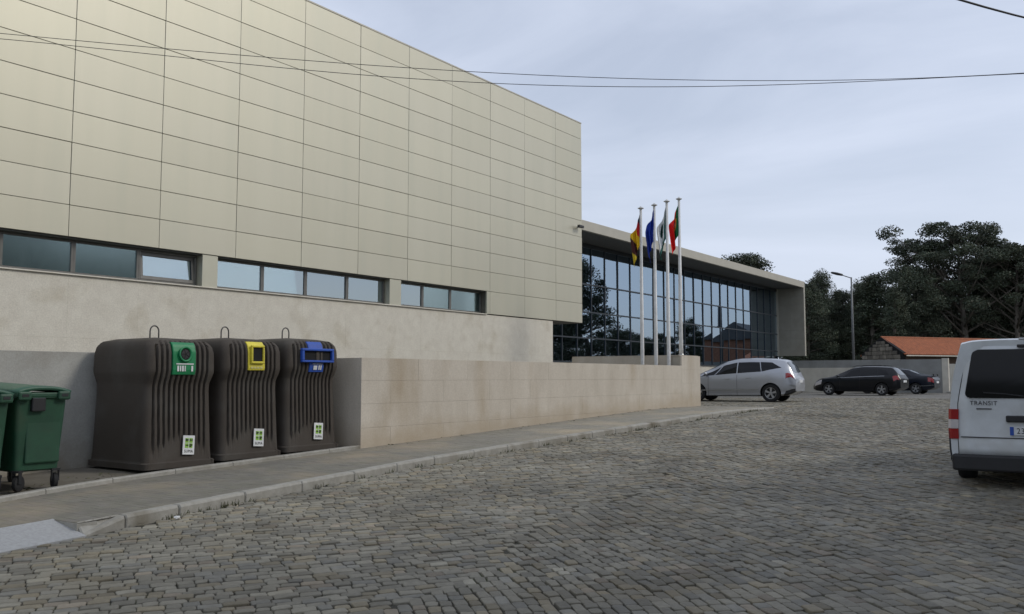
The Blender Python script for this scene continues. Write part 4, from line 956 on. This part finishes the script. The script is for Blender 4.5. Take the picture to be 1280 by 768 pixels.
def es_extra(q, t):
    for sd in (-1, 1):
        q.patch('tail_light', M['redl'], t, ((.05, 3.85), (.30, 3.3), (.36, 4.0), (.12, 4.5)), sd, 0.012)
        MB().tube([(.75 - q.L / 2, sd * .52, 1.50), (1.0 - q.L / 2, sd * .54, 1.545), (2.2 - q.L / 2, sd * .54, 1.525), (2.45 - q.L / 2, sd * .52, 1.45)], .014, 6).build('roof_rail', M['trim'], t)
        q.patch('chrome_strip', M['rim'], t, ((.75, 4.03), (3.1, 4.03), (3.1, 4.07), (.75, 4.07)), sd, 0.008)
        for s in (1.98, 3.0): q.patch('door_gap', M['trim'], t, ((s - .006, 1.3), (s + .006, 1.3), (s + .006, 4), (s - .006, 4)), sd, 0.002, 2, 12)
        mi = MB().lathe([(0.01, -.1), (.055, -.07), (.07, 0), (.055, .07), (.01, .1)], 12, 'y').build('mirror', M['black_paint'], t, smooth=True); mi.location = (3.05 - q.L / 2, sd * .96, .98)
        q.patch('headlight', M['whitel'], t, ((4.0, 3.2), (4.42, 3.2), (4.35, 3.9), (3.95, 4.0)), sd, 0.008)
    MB().box(-q.L / 2 - .03, -q.L / 2 + .02, -.26, .26, .66, .77, .005).build('number_plate', M['whitep'], t)
ex, ey = 48.6, 12.35
car('estate_car', 'black estate car with roof rails parked in front of the boundary wall', (ex + 0.87, ey, Rz(ex, ey)), R(86), 4.52, es, M['black_paint'],
    [(.90, .32, .36), (3.60, .32, .36)],
    [((.55, 4.25), (1.08, 4.15), (1.10, 4.86), (.72, 4.82)), ((1.12, 4.14), (1.95, 4.12), (1.95, 4.88), (1.14, 4.86)), ((1.99, 4.12), (2.85, 4.12), (2.50, 4.84), (1.99, 4.88))],
    (.09, .40, 5.3, .17, M['cglass_pale']), (2.40, 3.40, 5.3, 3.25), es_extra, 0.315)
# navy saloon
sl_ = dict(zroof=[(0, .78), (.05, .98), (.25, 1.04), (.65, 1.07), (1.0, 1.22), (1.35, 1.36), (1.8, 1.41), (2.3, 1.38), (2.8, 1.18), (3.2, 1.0), (3.5, .94), (4.1, .84), (4.4, .68), (4.5, .5)],
           zbelt=[(0, .72), (.1, .9), (.6, .96), (1.4, .93), (2.6, .88), (3.4, .85), (4.1, .76), (4.4, .6), (4.5, .45)],
           zbot=[(0, .38), (.2, .26), (.6, .2), (3.8, .19), (4.3, .21), (4.5, .3)],
           w=[(0, .72), (.08, .80), (.3, .84), (.8, .86), (2.4, .865), (3.5, .86), (4.1, .79), (4.4, .64), (4.5, .48)],
           wr=[(0, .70), (.1, .72), (.5, .72), (.8, .66), (1.3, .56), (1.9, .56), (2.4, .56), (2.9, .6), (3.3, .68), (4.0, .66), (4.4, .5), (4.5, .36)])
def sl_extra(q, t):
    for sd in (-1, 1):
        q.patch('tail_light', M['redl'], t, ((.015, 3.2), (.30, 3.3), (.32, 3.95), (.03, 4.0)), sd, 0.012)
        q.patch('chrome_strip', M['rim'], t, ((.02, 2.5), (.8, 2.5), (.8, 2.56), (.02, 2.56)), sd, 0.008)
    MB().box(-q.L / 2 - .03, -q.L / 2 + .02, -.26, .26, .60, .71, .005).build('number_plate', M['whitep'], t)
    MB().box(-q.L / 2 + .02, -q.L / 2 + .16, -.6, .6, 1.09, 1.11, .006).box(-q.L / 2 + .06, -q.L / 2 + .1, -.5, -.46, 1.0, 1.095).box(-q.L / 2 + .06, -q.L / 2 + .1, .46, .5, 1.0, 1.095).build('boot_spoiler', M['blue_paint'], t)
bx_, by_ = 53.9, 11.75
car('saloon_car', 'navy blue saloon car with a small boot spoiler, mostly hidden by the black estate', (bx_ + .86, by_, Rz(bx_, by_)), R(88), 4.5, sl_, M['blue_paint'],
    [(.95, .31, .35), (3.55, .31, .35)],
    [((1.15, 4.15), (1.9, 4.13), (1.9, 4.85), (1.5, 4.8)), ((1.95, 4.13), (2.8, 4.13), (2.4, 4.82), (1.95, 4.86))],
    (.72, 1.28, 5.2, .9, M['cglass_pale']), (2.35, 3.15, 5.3, 3.05), sl_extra, 0.305)
# white van
vt = dict(zroof=[(0, 1.93), (.08, 1.955), (3.2, 1.98), (3.5, 1.88), (4.1, 1.42), (4.25, 1.30), (4.6, 1.16), (4.82, 1.0), (4.86, .7)],
          zbelt=[(0, 1.12), (3.4, 1.12), (4.1, 1.1), (4.6, 1.0), (4.86, .6)],
          zbot=[(0, .34), (.3, .30), (4.5, .28), (4.86, .36)],
          w=[(0, .955), (.05, .98), (.2, .985), (3.9, .985), (4.5, .93), (4.86, .75)],
          wr=[(0, .78), (.1, .80), (3.2, .80), (4.1, .82), (4.6, .78), (4.86, .62)])
def van(loc, rot):
    t = thing('van', 'white van with a large tinted tailgate window, seen from behind at the right edge', 'van', loc, rot)
    L = 4.86; q = Loft(L, vt, True)
    q.shell('body', M['white_paint'], t, [(s, .34, .40, .55, 1.3) for s in (.95, 3.85)])
    X0 = -L / 2
    def outline(z):    # half width of the rear at height z
        return float(np.interp(z, [.34, .42, .75, 1.12, 1.79, 1.9, 1.93], [.90, .95, .955, .94, .815, .73, .6]))
    # tailgate: slightly proud, follows the tumblehome
    mb = MB(); zs = np.linspace(.43, 1.86, 18)
    vs = []
    for z in zs:
        h = outline(z) - 0.085; xx = X0 - 0.012 - (0.012 if z < .66 else 0) + max(0, z - 1.2) * 0.03
        for yy in np.linspace(-h, h, 13): vs.append((xx - 0.02 * (1 - (yy / h) ** 2), yy, z))
    n = 13; fs = [(i * n + j, i * n + j + 1, (i + 1) * n + j + 1, (i + 1) * n + j) for i in range(len(zs) - 1) for j in range(n - 1)]
    tg = MB().add(vs, fs).build('tailgate', M['white_paint'], t, smooth=True); sd = tg.modifiers.new('thick', 'SOLIDIFY'); sd.thickness = 0.03; sd.offset = -1 
    gp = MB()
    for sg in (-1, 1): gp.tube([(X0 - 0.004 + max(0, z - 1.2) * 0.03, sg * (outline(z) - 0.079), z) for z in zs], 0.006, 6)
    gp.build('tailgate_gap', M['trim'], t)
    # window with rounded corners
    pts = []
    for cx, cz, a0 in ((1, 1, 0), (-1, 1, 90), (-1, -1, 180), (1, -1, 270)):
        for k in range(7):
            a = R(a0 + 15 * k); z = (1.82 if cz > 0 else 1.18) - cz * 0.07 + 0.07 * math.sin(a); h = outline(z) - 0.15; pts.append((cx * (h - 0.07) + 0.07 * math.cos(a), z))
    vs = [(X0 - 0.046 + max(0, z - 1.2) * 0.03 , y, z) for y, z in pts] + [(X0 - 0.005 + max(0, z - 1.2) * 0.03, y, z) for y, z in pts]; n = len(pts)
    MB().add(vs, [tuple(range(n)), tuple(range(n, 2 * n))[::-1]] + [(i, (i + 1) % n, n + (i + 1) % n, n + i) for i in range(n)]).build('rear_window', M['cglass'], tg)
    MB().box(X0 - .075, X0 - .02, -.30, .30, .87, .955, .015).build('handle_strip', M['trim'], tg)
    lp_ = MB().box(X0 - .055, X0 - .025, -.26, .26, .70, .81, .004).build('number_plate', M['whitep'], tg)
    MB().box(X0 - .058, X0 - .054, .215, .26, .70, .81).build('plate_band', M['bluep'], lp_)
    rm = Matrix.Rotation(R(-90), 4, 'Z') @ Matrix.Rotation(R(90), 4, 'X')
    text_mesh('plate_number', '23-C', .105, M['blackprint'], lp_, Matrix.Translation((X0 - .057, .085, .755)) @ rm, xs=.85)
    text_mesh('lettering', 'TRANSIT', .078, M['trim'], tg, Matrix.Translation((X0 - .034, .555, 1.11)) @ rm, xs=.95)
    MB().box(X0 - .034, X0 - .026, 0.46, .64, 1.03, 1.043).build('badge_line', M['trim'], tg)
    em = MB().lathe([(.012, 0), (.05, 0), (.05, .01)], 20, 'x', (X0 - .085, 0, .912)).build('emblem', M['rim'], tg); em.scale = (1, 1, 1)
    MB().box(X0 - .045, X0 - .0, -.14, .14, 1.84, 1.88, .008).build('high_brake_light', M['trim'], tg)
    MB().box(X0 - .01, X0 + .25, -.12, .12, 1.945, 1.965, .008).build('roof_step', M['white_paint'], t)
    MB().tube([(X0 - .06, .02, 1.20), (X0 - .062, .30, 1.235), (X0 - .058, .55, 1.25)], .009, 6).build('wiper', M['trim'], tg)
    MB().box(X0 - .043, X0 - .03, -.84, .84, .655, .667).build('crease', M['trim'], tg)
    for sg in (-1, 1):
        y0 = .955
        for z0, z1, m in ((.89, 1.03, M['redl']), (.77, .89, M['whitel']), (.63, .77, M['redl'])):
            vs = []
            for z in (z0 + .003, z1 - .003):
                h = outline(z); vs += [(X0 - .022, sg * (h - .09), z), (X0 - .022, sg * (h + .0), z), (X0 + .01, sg * (h + .035), z), (X0 + .10, sg * (h + .038), z), (X0 + .10, sg * (h - .09), z)]
            MB().add(vs, [(0, 1, 6, 5), (1, 2, 7, 6), (2, 3, 8, 7), (3, 4, 9, 8), (4, 0, 5, 9), (0, 1, 2, 3, 4), (5, 6, 7, 8, 9)]).build('tail_light', m, t)
        # black corner of the bumper
        q.patch('bumper_corner', M['trim'], t, ((.0, 1.0), (.52, 1.0), (.50, 3.0), (.0, 3.0)), sg, .018)
        for s0, s1 in ((.35, 1.3), (1.4, 2.35), (2.45, 3.3)): q.patch('side_window', M['cglass'], t, ((s0, 4.16), (s1, 4.16), (s1, 4.9), (s0, 4.9)), sg, .004)
        mi = MB().box(-.06, .06, -.1, .1, -.17, .17, .03).build('mirror', M['trim'], t); mi.location = (3.75 - L / 2, sg * 1.12, 1.3)
    MB().box(X0 - .09, X0 + .12, -.95, .95, .22, .435, .03).build('rear_bumper', M['trim'], t)
    MB().box(X0 + .3, L / 2 - .4, -.7, .7, .22, .36).build('underbody', M['trim'], t)
    q.cross('windscreen', M['cglass'], t, 3.52, 4.12, 5.2)
    for s in (.95, 3.85):
        for sg in (-1, 1): wheel(t, s - L / 2, sg * .85, .335, .335, .225, 5, M['steel'])
    return t
vr = R(3.5); vx0, vy0 = 13.5, 1.23
vcx, vcy = vx0 + 2.43 * math.cos(vr), vy0 + 2.43 * math.sin(vr)
vn = van((vcx, vcy, Rz(vcx, vcy)), vr); vn.rotation_euler = (0, -0.028, vr)

# ------------------------------------------------------------------ trees
def leaf_cloud(name, clumps, seed, lsize, dens):
    r = np.random.default_rng(seed); P = []; S_ = []; B = []
    for (c, rad, flat) in clumps:
        n = int(dens * rad ** 2) + 12
        d = r.normal(size=(n, 3)); d /= np.linalg.norm(d, axis=1)[:, None]; d *= (r.random(n) ** 0.45)[:, None]
        P.append(np.array(c) + d * (rad, rad, rad * flat)); S_.append(np.full(n, lsize) * r.uniform(.6, 1.3, n)); B.append(np.full(n, r.uniform(.65, 1.35)) * r.uniform(.75, 1.25, n))
    P = np.vstack(P); S_ = np.concatenate(S_); B = np.concatenate(B); n = len(P)
    a = r.normal(size=(n, 3)); a[:, 2] *= .8; a /= np.linalg.norm(a, axis=1)[:, None]; b = np.cross(a, r.normal(size=(n, 3))); b /= np.linalg.norm(b, axis=1)[:, None]
    a *= (S_ * .5)[:, None]; b *= (S_ * .26)[:, None]
    V = np.stack([P - a, P + b, P + a, P - b], 1).reshape(-1, 3); Fq = np.arange(n * 4).reshape(-1, 4)
    warm = r.random(n); cl = np.stack([B * (1 + .25 * (warm > .85)), B, B * (.95 + .15 * (warm < .2))], 1)
    return np_mesh(name, V, Fq, cl)
def make_tree(kind, seed):
    """returns (trunk mesh, crown mesh) for a tree one unit... 14 m tall"""
    r = random.Random(seed); H = 14.0; mb = MB(); cl = []
    lean = (r.uniform(-.5, .5), r.uniform(-.5, .5))
    tp = lambda t: Vector((lean[0] * t ** 1.5 + .25 * math.sin(t * 5 + seed), lean[1] * t ** 1.5 + .2 * math.cos(t * 4 + seed), H * .9 * t))
    mb.tube([tp(i / 8) for i in range(9)], [.30 * (1 - .85 * i / 8) + .03 for i in range(9)], 8)
    spec_ = {'open': (34, .30, 4.4, (.8, 1.4), .5), 'dense': (34, .12, 2.9, (.9, 1.5), .75), 'slim': (26, .2, 1.7, (.7, 1.15), .8), 'sparse': (10, .35, 1.1, (.22, .45), .7)}[kind]
    nb, t0, spread, rr, flat = spec_
    for k in range(nb):
        t = t0 + (1 - t0) * ((k + r.random()) / nb); p = tp(t); a = k * 2.4 + r.uniform(-.5, .5)
        prof = {'open': .55 + .9 * math.sin(min(1, (t - t0) / (1 - t0) * .95 + .12) * math.pi) ** .8, 'dense': 1.05 - .55 * t ** 3, 'slim': 1.05 - .6 * t ** 2, 'sparse': 1 - .6 * t}[kind]
        ln = spread * prof * r.uniform(.55, 1.0); up = ln * r.uniform(.35, .85) if kind in ('open', 'sparse') else ln * r.uniform(.05, .5)
        e = p + Vector((math.cos(a) * ln, math.sin(a) * ln, up)); m = (p + e) / 2 + Vector((r.uniform(-.3, .3), r.uniform(-.3, .3), -.15 * ln * .4 + .2))
        e.z = min(e.z, H * 1.0 - r.uniform(0, .7)); 
        mb.tube([p, m, e], [.11 * (1.1 - .7 * t) + .02, .06 * (1.1 - .6 * t) + .012, .012], 5)
        cl.append((tuple(e), r.uniform(*rr), flat * r.uniform(.7, 1.1)))
        for q in range(3 if kind != 'sparse' else 1):
            f_ = r.uniform(.45, .95); s = p.lerp(e, f_) + Vector((r.gauss(0, .55), r.gauss(0, .55), r.uniform(.1, .8))) * (spread / 3.2)
            s.z = min(s.z, H)
            mb.tube([p.lerp(m, f_ * .9), s], [.03, .008], 4, caps=False); cl.append((tuple(s), r.uniform(*rr) * .72, flat * r.uniform(.6, 1.1)))
    for q in range(3 if kind != 'sparse' else 2): cl.append((tuple(tp(1.0) + Vector((r.gauss(0, .5), r.gauss(0, .5), r.uniform(-.2, .6)))), r.uniform(*rr) * .7, flat))
    tm = mb.mesh('trunk', True); tm.materials.append(M['bark'])
    cm = leaf_cloud('crown', cl, seed, .21 if kind != 'sparse' else .2, {'open': 270, 'dense': 270, 'slim': 280, 'sparse': 150}[kind]); cm.materials.append(M['leaf'])
    return tm, cm
PROTO = {k: [make_tree(k, sd) for sd in sds] for k, sds in (('open', (3, 8)), ('dense', (11, 14, 21)), ('slim', (5, 9)))}
def tree(kind, var, loc, top, lab, wide=1.0, rot=None, group='trees beyond the boundary wall', cat='tree', name='eucalyptus_tree'):
    t = thing(name, lab, cat, loc, rot if rot is not None else random.uniform(0, 6.28), group)
    tm, cm = PROTO[kind][var % len(PROTO[kind])]; h = (top - loc[2]) / 14.2
    for nm, me in (('trunk', tm), ('crown', cm)):
        o = raw(nm, me, None, t); o.scale = (h * wide, h * wide, h)
    return t
def ztop(y, D): return (472 - y) / F * D
TL = [  # column, distance, top row, kind, width, label
    (1008, 90, 345, 'dense', 1.0, 'dark bushy tree just right of the glass hall\'s end wall'),
    (1032, 94, 337, 'dense', .75, 'dark rounded tree left of the street lamp, behind the wall'),
    (1056, 96, 358, 'dense', .9, 'dark tree directly behind the street lamp post'),
    (1078, 92, 344, 'dense', .7, 'narrow dark tree just right of the street lamp head'),
    (1094, 90, 335, 'slim', 1.4, 'narrow tree with a rounded knob top right of the street lamp'),
    (1119, 86, 350, 'slim', 1.0, 'small tree with a flat tuft left of the tall eucalyptus'),
    (1143, 90, 322, 'dense', .95, 'dark bushy tree at the left foot of the tall eucalyptus'),
    (1170, 96, 300, 'open', .95, 'open-crowned eucalyptus reaching out left of the tallest tree'),
    (1206, 92, 277, 'open', 1.0, 'tallest eucalyptus with an open flat-topped crown above the shed'),
    (1246, 94, 296, 'dense', 1.0, 'dense dark eucalyptus right of the tallest tree'),
    (1276, 90, 303, 'open', 1.0, 'open eucalyptus cut by the right edge above the van'),
    (1310, 92, 300, 'dense', 1.0, 'dense tree past the right edge above the van'),
    (1022, 108, 352, 'dense', 1.1, 'tree in the back row behind the rounded tree left of the lamp'),
    (1110, 108, 356, 'dense', 1.1, 'tree in the back row above the shed\'s gable'),
    (1160, 106, 330, 'dense', 1.1, 'tree in the back row left of the tallest eucalyptus'),
    (1222, 108, 318, 'dense', 1.2, 'tree in the back row behind the tallest eucalyptus'),
    (1270, 108, 318, 'dense', 1.2, 'tree in the back row behind the van roof'),
    (922, 98, 311, 'dense', 1.25, 'treetop rising above the flat roof of the glass hall'),
    (904, 104, 322, 'slim', 1.6, 'smaller treetop beside the one over the glass hall roof'),
]
for i, (px, D, ty, kd, wd, lab) in enumerate(TL):
    tree(kd, i, W(px, D, -0.9), ztop(ty, D), lab, wd)
ug = []
rr_ = random.Random(5)
for k in range(330):
    px = rr_.uniform(985, 1330); D = rr_.uniform(98, 116); ug.append((W(px, D, rr_.uniform(-.5, 8.0)), rr_.uniform(1.0, 1.9), .9))
um = leaf_cloud('undergrowth', ug, 77, .42, 75); tag(raw('undergrowth', um, M['leaf']), kind='stuff')
sb = thing('shrub', 'small green shrub against the white wall left of the van', 'shrub', W(1181, 66, -0.8), 0)
raw('foliage', leaf_cloud('foliage', [((rr_.uniform(-.3, .3), rr_.uniform(-.3, .3), rr_.uniform(.1, .8)), rr_.uniform(.3, .5), .9) for _ in range(9)], 5, .16, 300), M['leaf'], sb)
MB().tube([(0, 0, 0), (.05, 0, .5)], [.04, .02], 6).build('stem', M['bark'], sb)

# the other side of the street: out of the picture, seen only mirrored in the glass and the ribbon windows; three trees added for shade
OPP = [('dense', 83, -9, 13.0, 1.0), ('dense', 74, -10, 13.0, .8), ('dense', 30.5, -14, 8.5, 1.1), ('dense', 74, -12, 9.5, 1.2), ('dense', 90, -16, 8.0, 1.3), ('dense', 100, -14, 6.5, 1.4), ('dense', 112, -16, 5.5, 1.5),
       ('dense', 22, -13, 8.5, 1.2), ('dense', 27, -15, 8.0, 1.2), ('dense', 17, -14, 9.0, 1.2), ('dense', 37, -20, 7.0, 1.1), ('slim', 43, -26, 5.5, 1.5), ('slim', 56, -28, 6.0, 1.4), ('dense', 12, -12, 8.5, 1.2), ('dense', 5, -11, 8.5, 1.3), ('dense', 130, -18, 9.0, 1.4), ('dense', 15.5, -5.6, 9.5, 1.0), ('dense', 10.5, -4.8, 10.0, 1.0), ('dense', 5.0, -4.8, 9.5, 1.0),  # last three: unseen trees added to darken the near setts with their shade
       ('dense', 50, -33, 7.6, 1.2), ('dense', 58, -36, 5.6, 1.3), ('dense', 66, -35, 6.8, 1.2), ('dense', 74, -36, 8.2, 1.2), ('dense', 84, -36, 6.8, 1.3), ('dense', 125, -25, 6.5, 1.4), ('dense', 140, -28, 7.5, 1.4), ('dense', 156, -28, 8.0, 1.4)]
OL = ['tree across the street mirrored in the glass left of the flagpoles', 'tall tree mirrored at the left edge of the glass front', 'tree mirrored low in the ribbon window beside the tilted sash',
      'bushy tree mirrored low behind the first flagpole', 'low tree mirrored low between the flagpoles', 'low tree mirrored in the glass right of the flagpoles', 'low tree mirrored beside the reddish house',
      'dark tree mirrored in the left ribbon windows', 'dark tree mirrored in the second ribbon window from the left', 'dark tree mirrored at the far left ribbon window', 'tree mirrored in the ribbon window right of the first pier',
      'small tree mirrored in the middle ribbon windows', 'small tree mirrored in the ribbon windows before the second pier', 'tree across the street mirrored past the left end of the ribbon windows', 'tree across the street behind the standpoint', 'tree across the street mirrored behind the reddish house', 'tree added to shade the road, right of the standpoint nearest the van, outside the picture', 'tree added to shade the road, right of the standpoint, middle of three outside the picture', 'tree added to shade the road, right beside the standpoint, outside the picture', 'distant low tree mirrored in the ribbon window after the first pier', 'distant low bush mirrored in the second window after the first pier', 'distant low tree mirrored in the third window after the first pier', 'distant low tree mirrored in the window before the second pier', 'distant low tree mirrored in the windows after the second pier', 'distant low tree mirrored low in the glass behind the flagpoles', 'distant low tree mirrored low in the middle of the glass front', 'distant low tree mirrored low at the right of the glass front']
for i, (kd, x, y, zt, wd) in enumerate(OPP):
    tree(kd, i + 1, (x, y, -1.6), zt, OL[i], wd, group='trees across the street')
bh = thing('brick_house', 'reddish house mirrored in the right end of the glass front', 'house', (127, -7.5, -1.4))
MB().box(-6, 6, -4, 4, 0, 6.6).build('wall', M['brick'], bh)
MB().prism([(-4.5, 6.55), (4.5, 6.55), (0, 9.0)], -6.4, 6.4, 'yz').build('roof', M['roofgrey'], bh)
for xx in (-4, 0.2, 4.2):
    w = MB().box(xx - .7, xx + .7, 3.98, 4.05, 3.4, 5.0).build('window', M['alu'], bh); MB().box(xx - .6, xx + .6, 4.05, 4.06, 3.5, 4.9).build('pane', M['cglass'], w)

# ------------------------------------------------------------------ cables and their pole
def P3(fwd, lat, z): return (fwd * math.cos(AZ) + lat * math.sin(AZ), fwd * math.sin(AZ) - lat * math.cos(AZ), z)
def wire(pts_px, fwd, lab, rad, ext):
    xs = np.array([p[0] for p in pts_px], float); ys = np.array([p[1] for p in pts_px], float); co = np.polyfit(xs, ys, 4)
    path = []
    for x in np.linspace(ext[0], ext[1], 60):
        xc = min(max(x, xs[0] - 30), xs[-1] + 40); y = np.polyval(co, xc) + (x - xc) * np.polyval(np.polyder(co), xc)
        path.append(P3(fwd, (x - 640) / F * fwd, (472 - y) / F * fwd))
    tag(MB().tube(path, rad, 6).build('cable', M['wire'], smooth=True), lab, 'cable', 'overhead cables across the street')
    return path[-1]
e1 = wire([(0, 33), (100, 43), (200, 52), (330, 63.3), (520, 77.5), (740, 89.3), (860, 92.8), (990, 93.8), (1130, 91), (1280, 84.7)], 13, 'upper of the two thin cables crossing the sky and facade', .0048, (-265, 1448))
e2 = wire([(0, 40), (100, 51), (200, 61), (330, 75.8), (520, 90.5), (740, 101.3), (854, 102.4), (990, 98.8), (1130, 92), (1280, 85.5)], 13, 'lower of the two thin cables crossing the sky and facade', .0048, (-265, 1448))
up_ = thing('utility_pole', 'concrete utility pole beside the van, just outside the right edge', 'utility pole', P3(13, 9.32, Rz(15, 0) - .1))
MB().tube([(0, 0, 0), (0, 0, 4), (0, 0, 7.4)], [.16, .13, .10], 12).build('shaft', M['concrete'], up_, smooth=True)
MB().box(-.5, .5, -.05, .05, 6.35, 6.45, .01).build('crossarm', M['steel'], up_)
cp = []
for t in np.linspace(0, 1, 40):
    a, b = (13, 9.3, 4.97), (-5, -13.2, 4.6); f_, l_, z_ = (a[k] + (b[k] - a[k]) * t for k in range(3)); cp.append(P3(f_, l_, z_ - 4 * 1.35 * t * (1 - t)))
tag(MB().tube(cp, .012, 8).build('thick_cable', M['wire'], smooth=True), 'thick dark cable crossing the top right corner of the sky', 'cable')

# ------------------------------------------------------------------ small things: weeds at the kerb, litter
r = np.random.default_rng(4); V, Fq = [], []
for k in range(150):
    x = r.uniform(5.5, 26); cl_ = r.random() < .55; y = kerbY(x) - r.uniform(0, .05); z = Rz(x, y) - .01
    if math.sin(x * 2.1) + math.sin(x * 5.3) < .1: continue
    for b in range(r.integers(4, 12)):
        a = r.uniform(0, 6.28); h = r.uniform(.02, .075); sp = r.uniform(.01, .05); w = .006
        p = np.array([x + r.normal(0, .03), y - abs(r.normal(0, .015)), z]); tip = p + (math.cos(a) * sp, math.sin(a) * sp, h); sd = np.array([-math.sin(a) * w, math.cos(a) * w, 0])
        n0 = len(V); V += [p - sd, p + sd, tip + sd * .3, tip - sd * .3]; Fq.append((n0, n0 + 1, n0 + 2, n0 + 3))
for k in range(520):
    if k < 260: x = r.uniform(5.3, 11.5); y = edgeY(x) + r.uniform(.11, .9) ** 1.0 * .9; z = Pz(x) + .022 + (.02 if y > 12.2 else 0)
    elif k < 400: x = r.uniform(5.6, 25); y = kerbY(x) - abs(r.normal(0, .12)) - .02; z = Rz(x, y) + .008
    else: x = r.uniform(11.9, 25); y = 11.5 - abs(r.normal(0, .16)); z = Pz(x) + .004
    a = r.uniform(0, 6.28); L_ = r.uniform(.012, .04); d1 = np.array([math.cos(a), math.sin(a), r.normal(0, .25)]) * L_; d2 = np.array([-math.sin(a), math.cos(a), r.normal(0, .3)]) * L_ * .45; c = np.array([x, y, z + .004])
    n0 = len(V); V += [c - d1, c + d2, c + d1, c - d2]; Fq.append((n0, n0 + 1, n0 + 2, n0 + 3))
tag(raw('weeds', np_mesh('weeds', np.array(V), np.array(Fq)), M['weed']), kind='stuff')
def crumple(name, loc, s, lab):
    bm = bmesh.new(); bmesh.ops.create_icosphere(bm, subdivisions=2, radius=s)
    for v in bm.verts: v.co *= random.uniform(.55, 1.2); v.co.z = v.co.z * .6 + s * .4
    me = bpy.data.meshes.new(name); bm.to_mesh(me); bm.free(); o = raw(name, me, M['paper']); o.location = loc; tag(o, lab, 'litter')
crumple('crumpled_paper', (6.15, kerbY(6.15) - .16, Rz(6.15, 8.8) + .01), .035, 'crumpled scrap of white paper on the setts by the kerb')
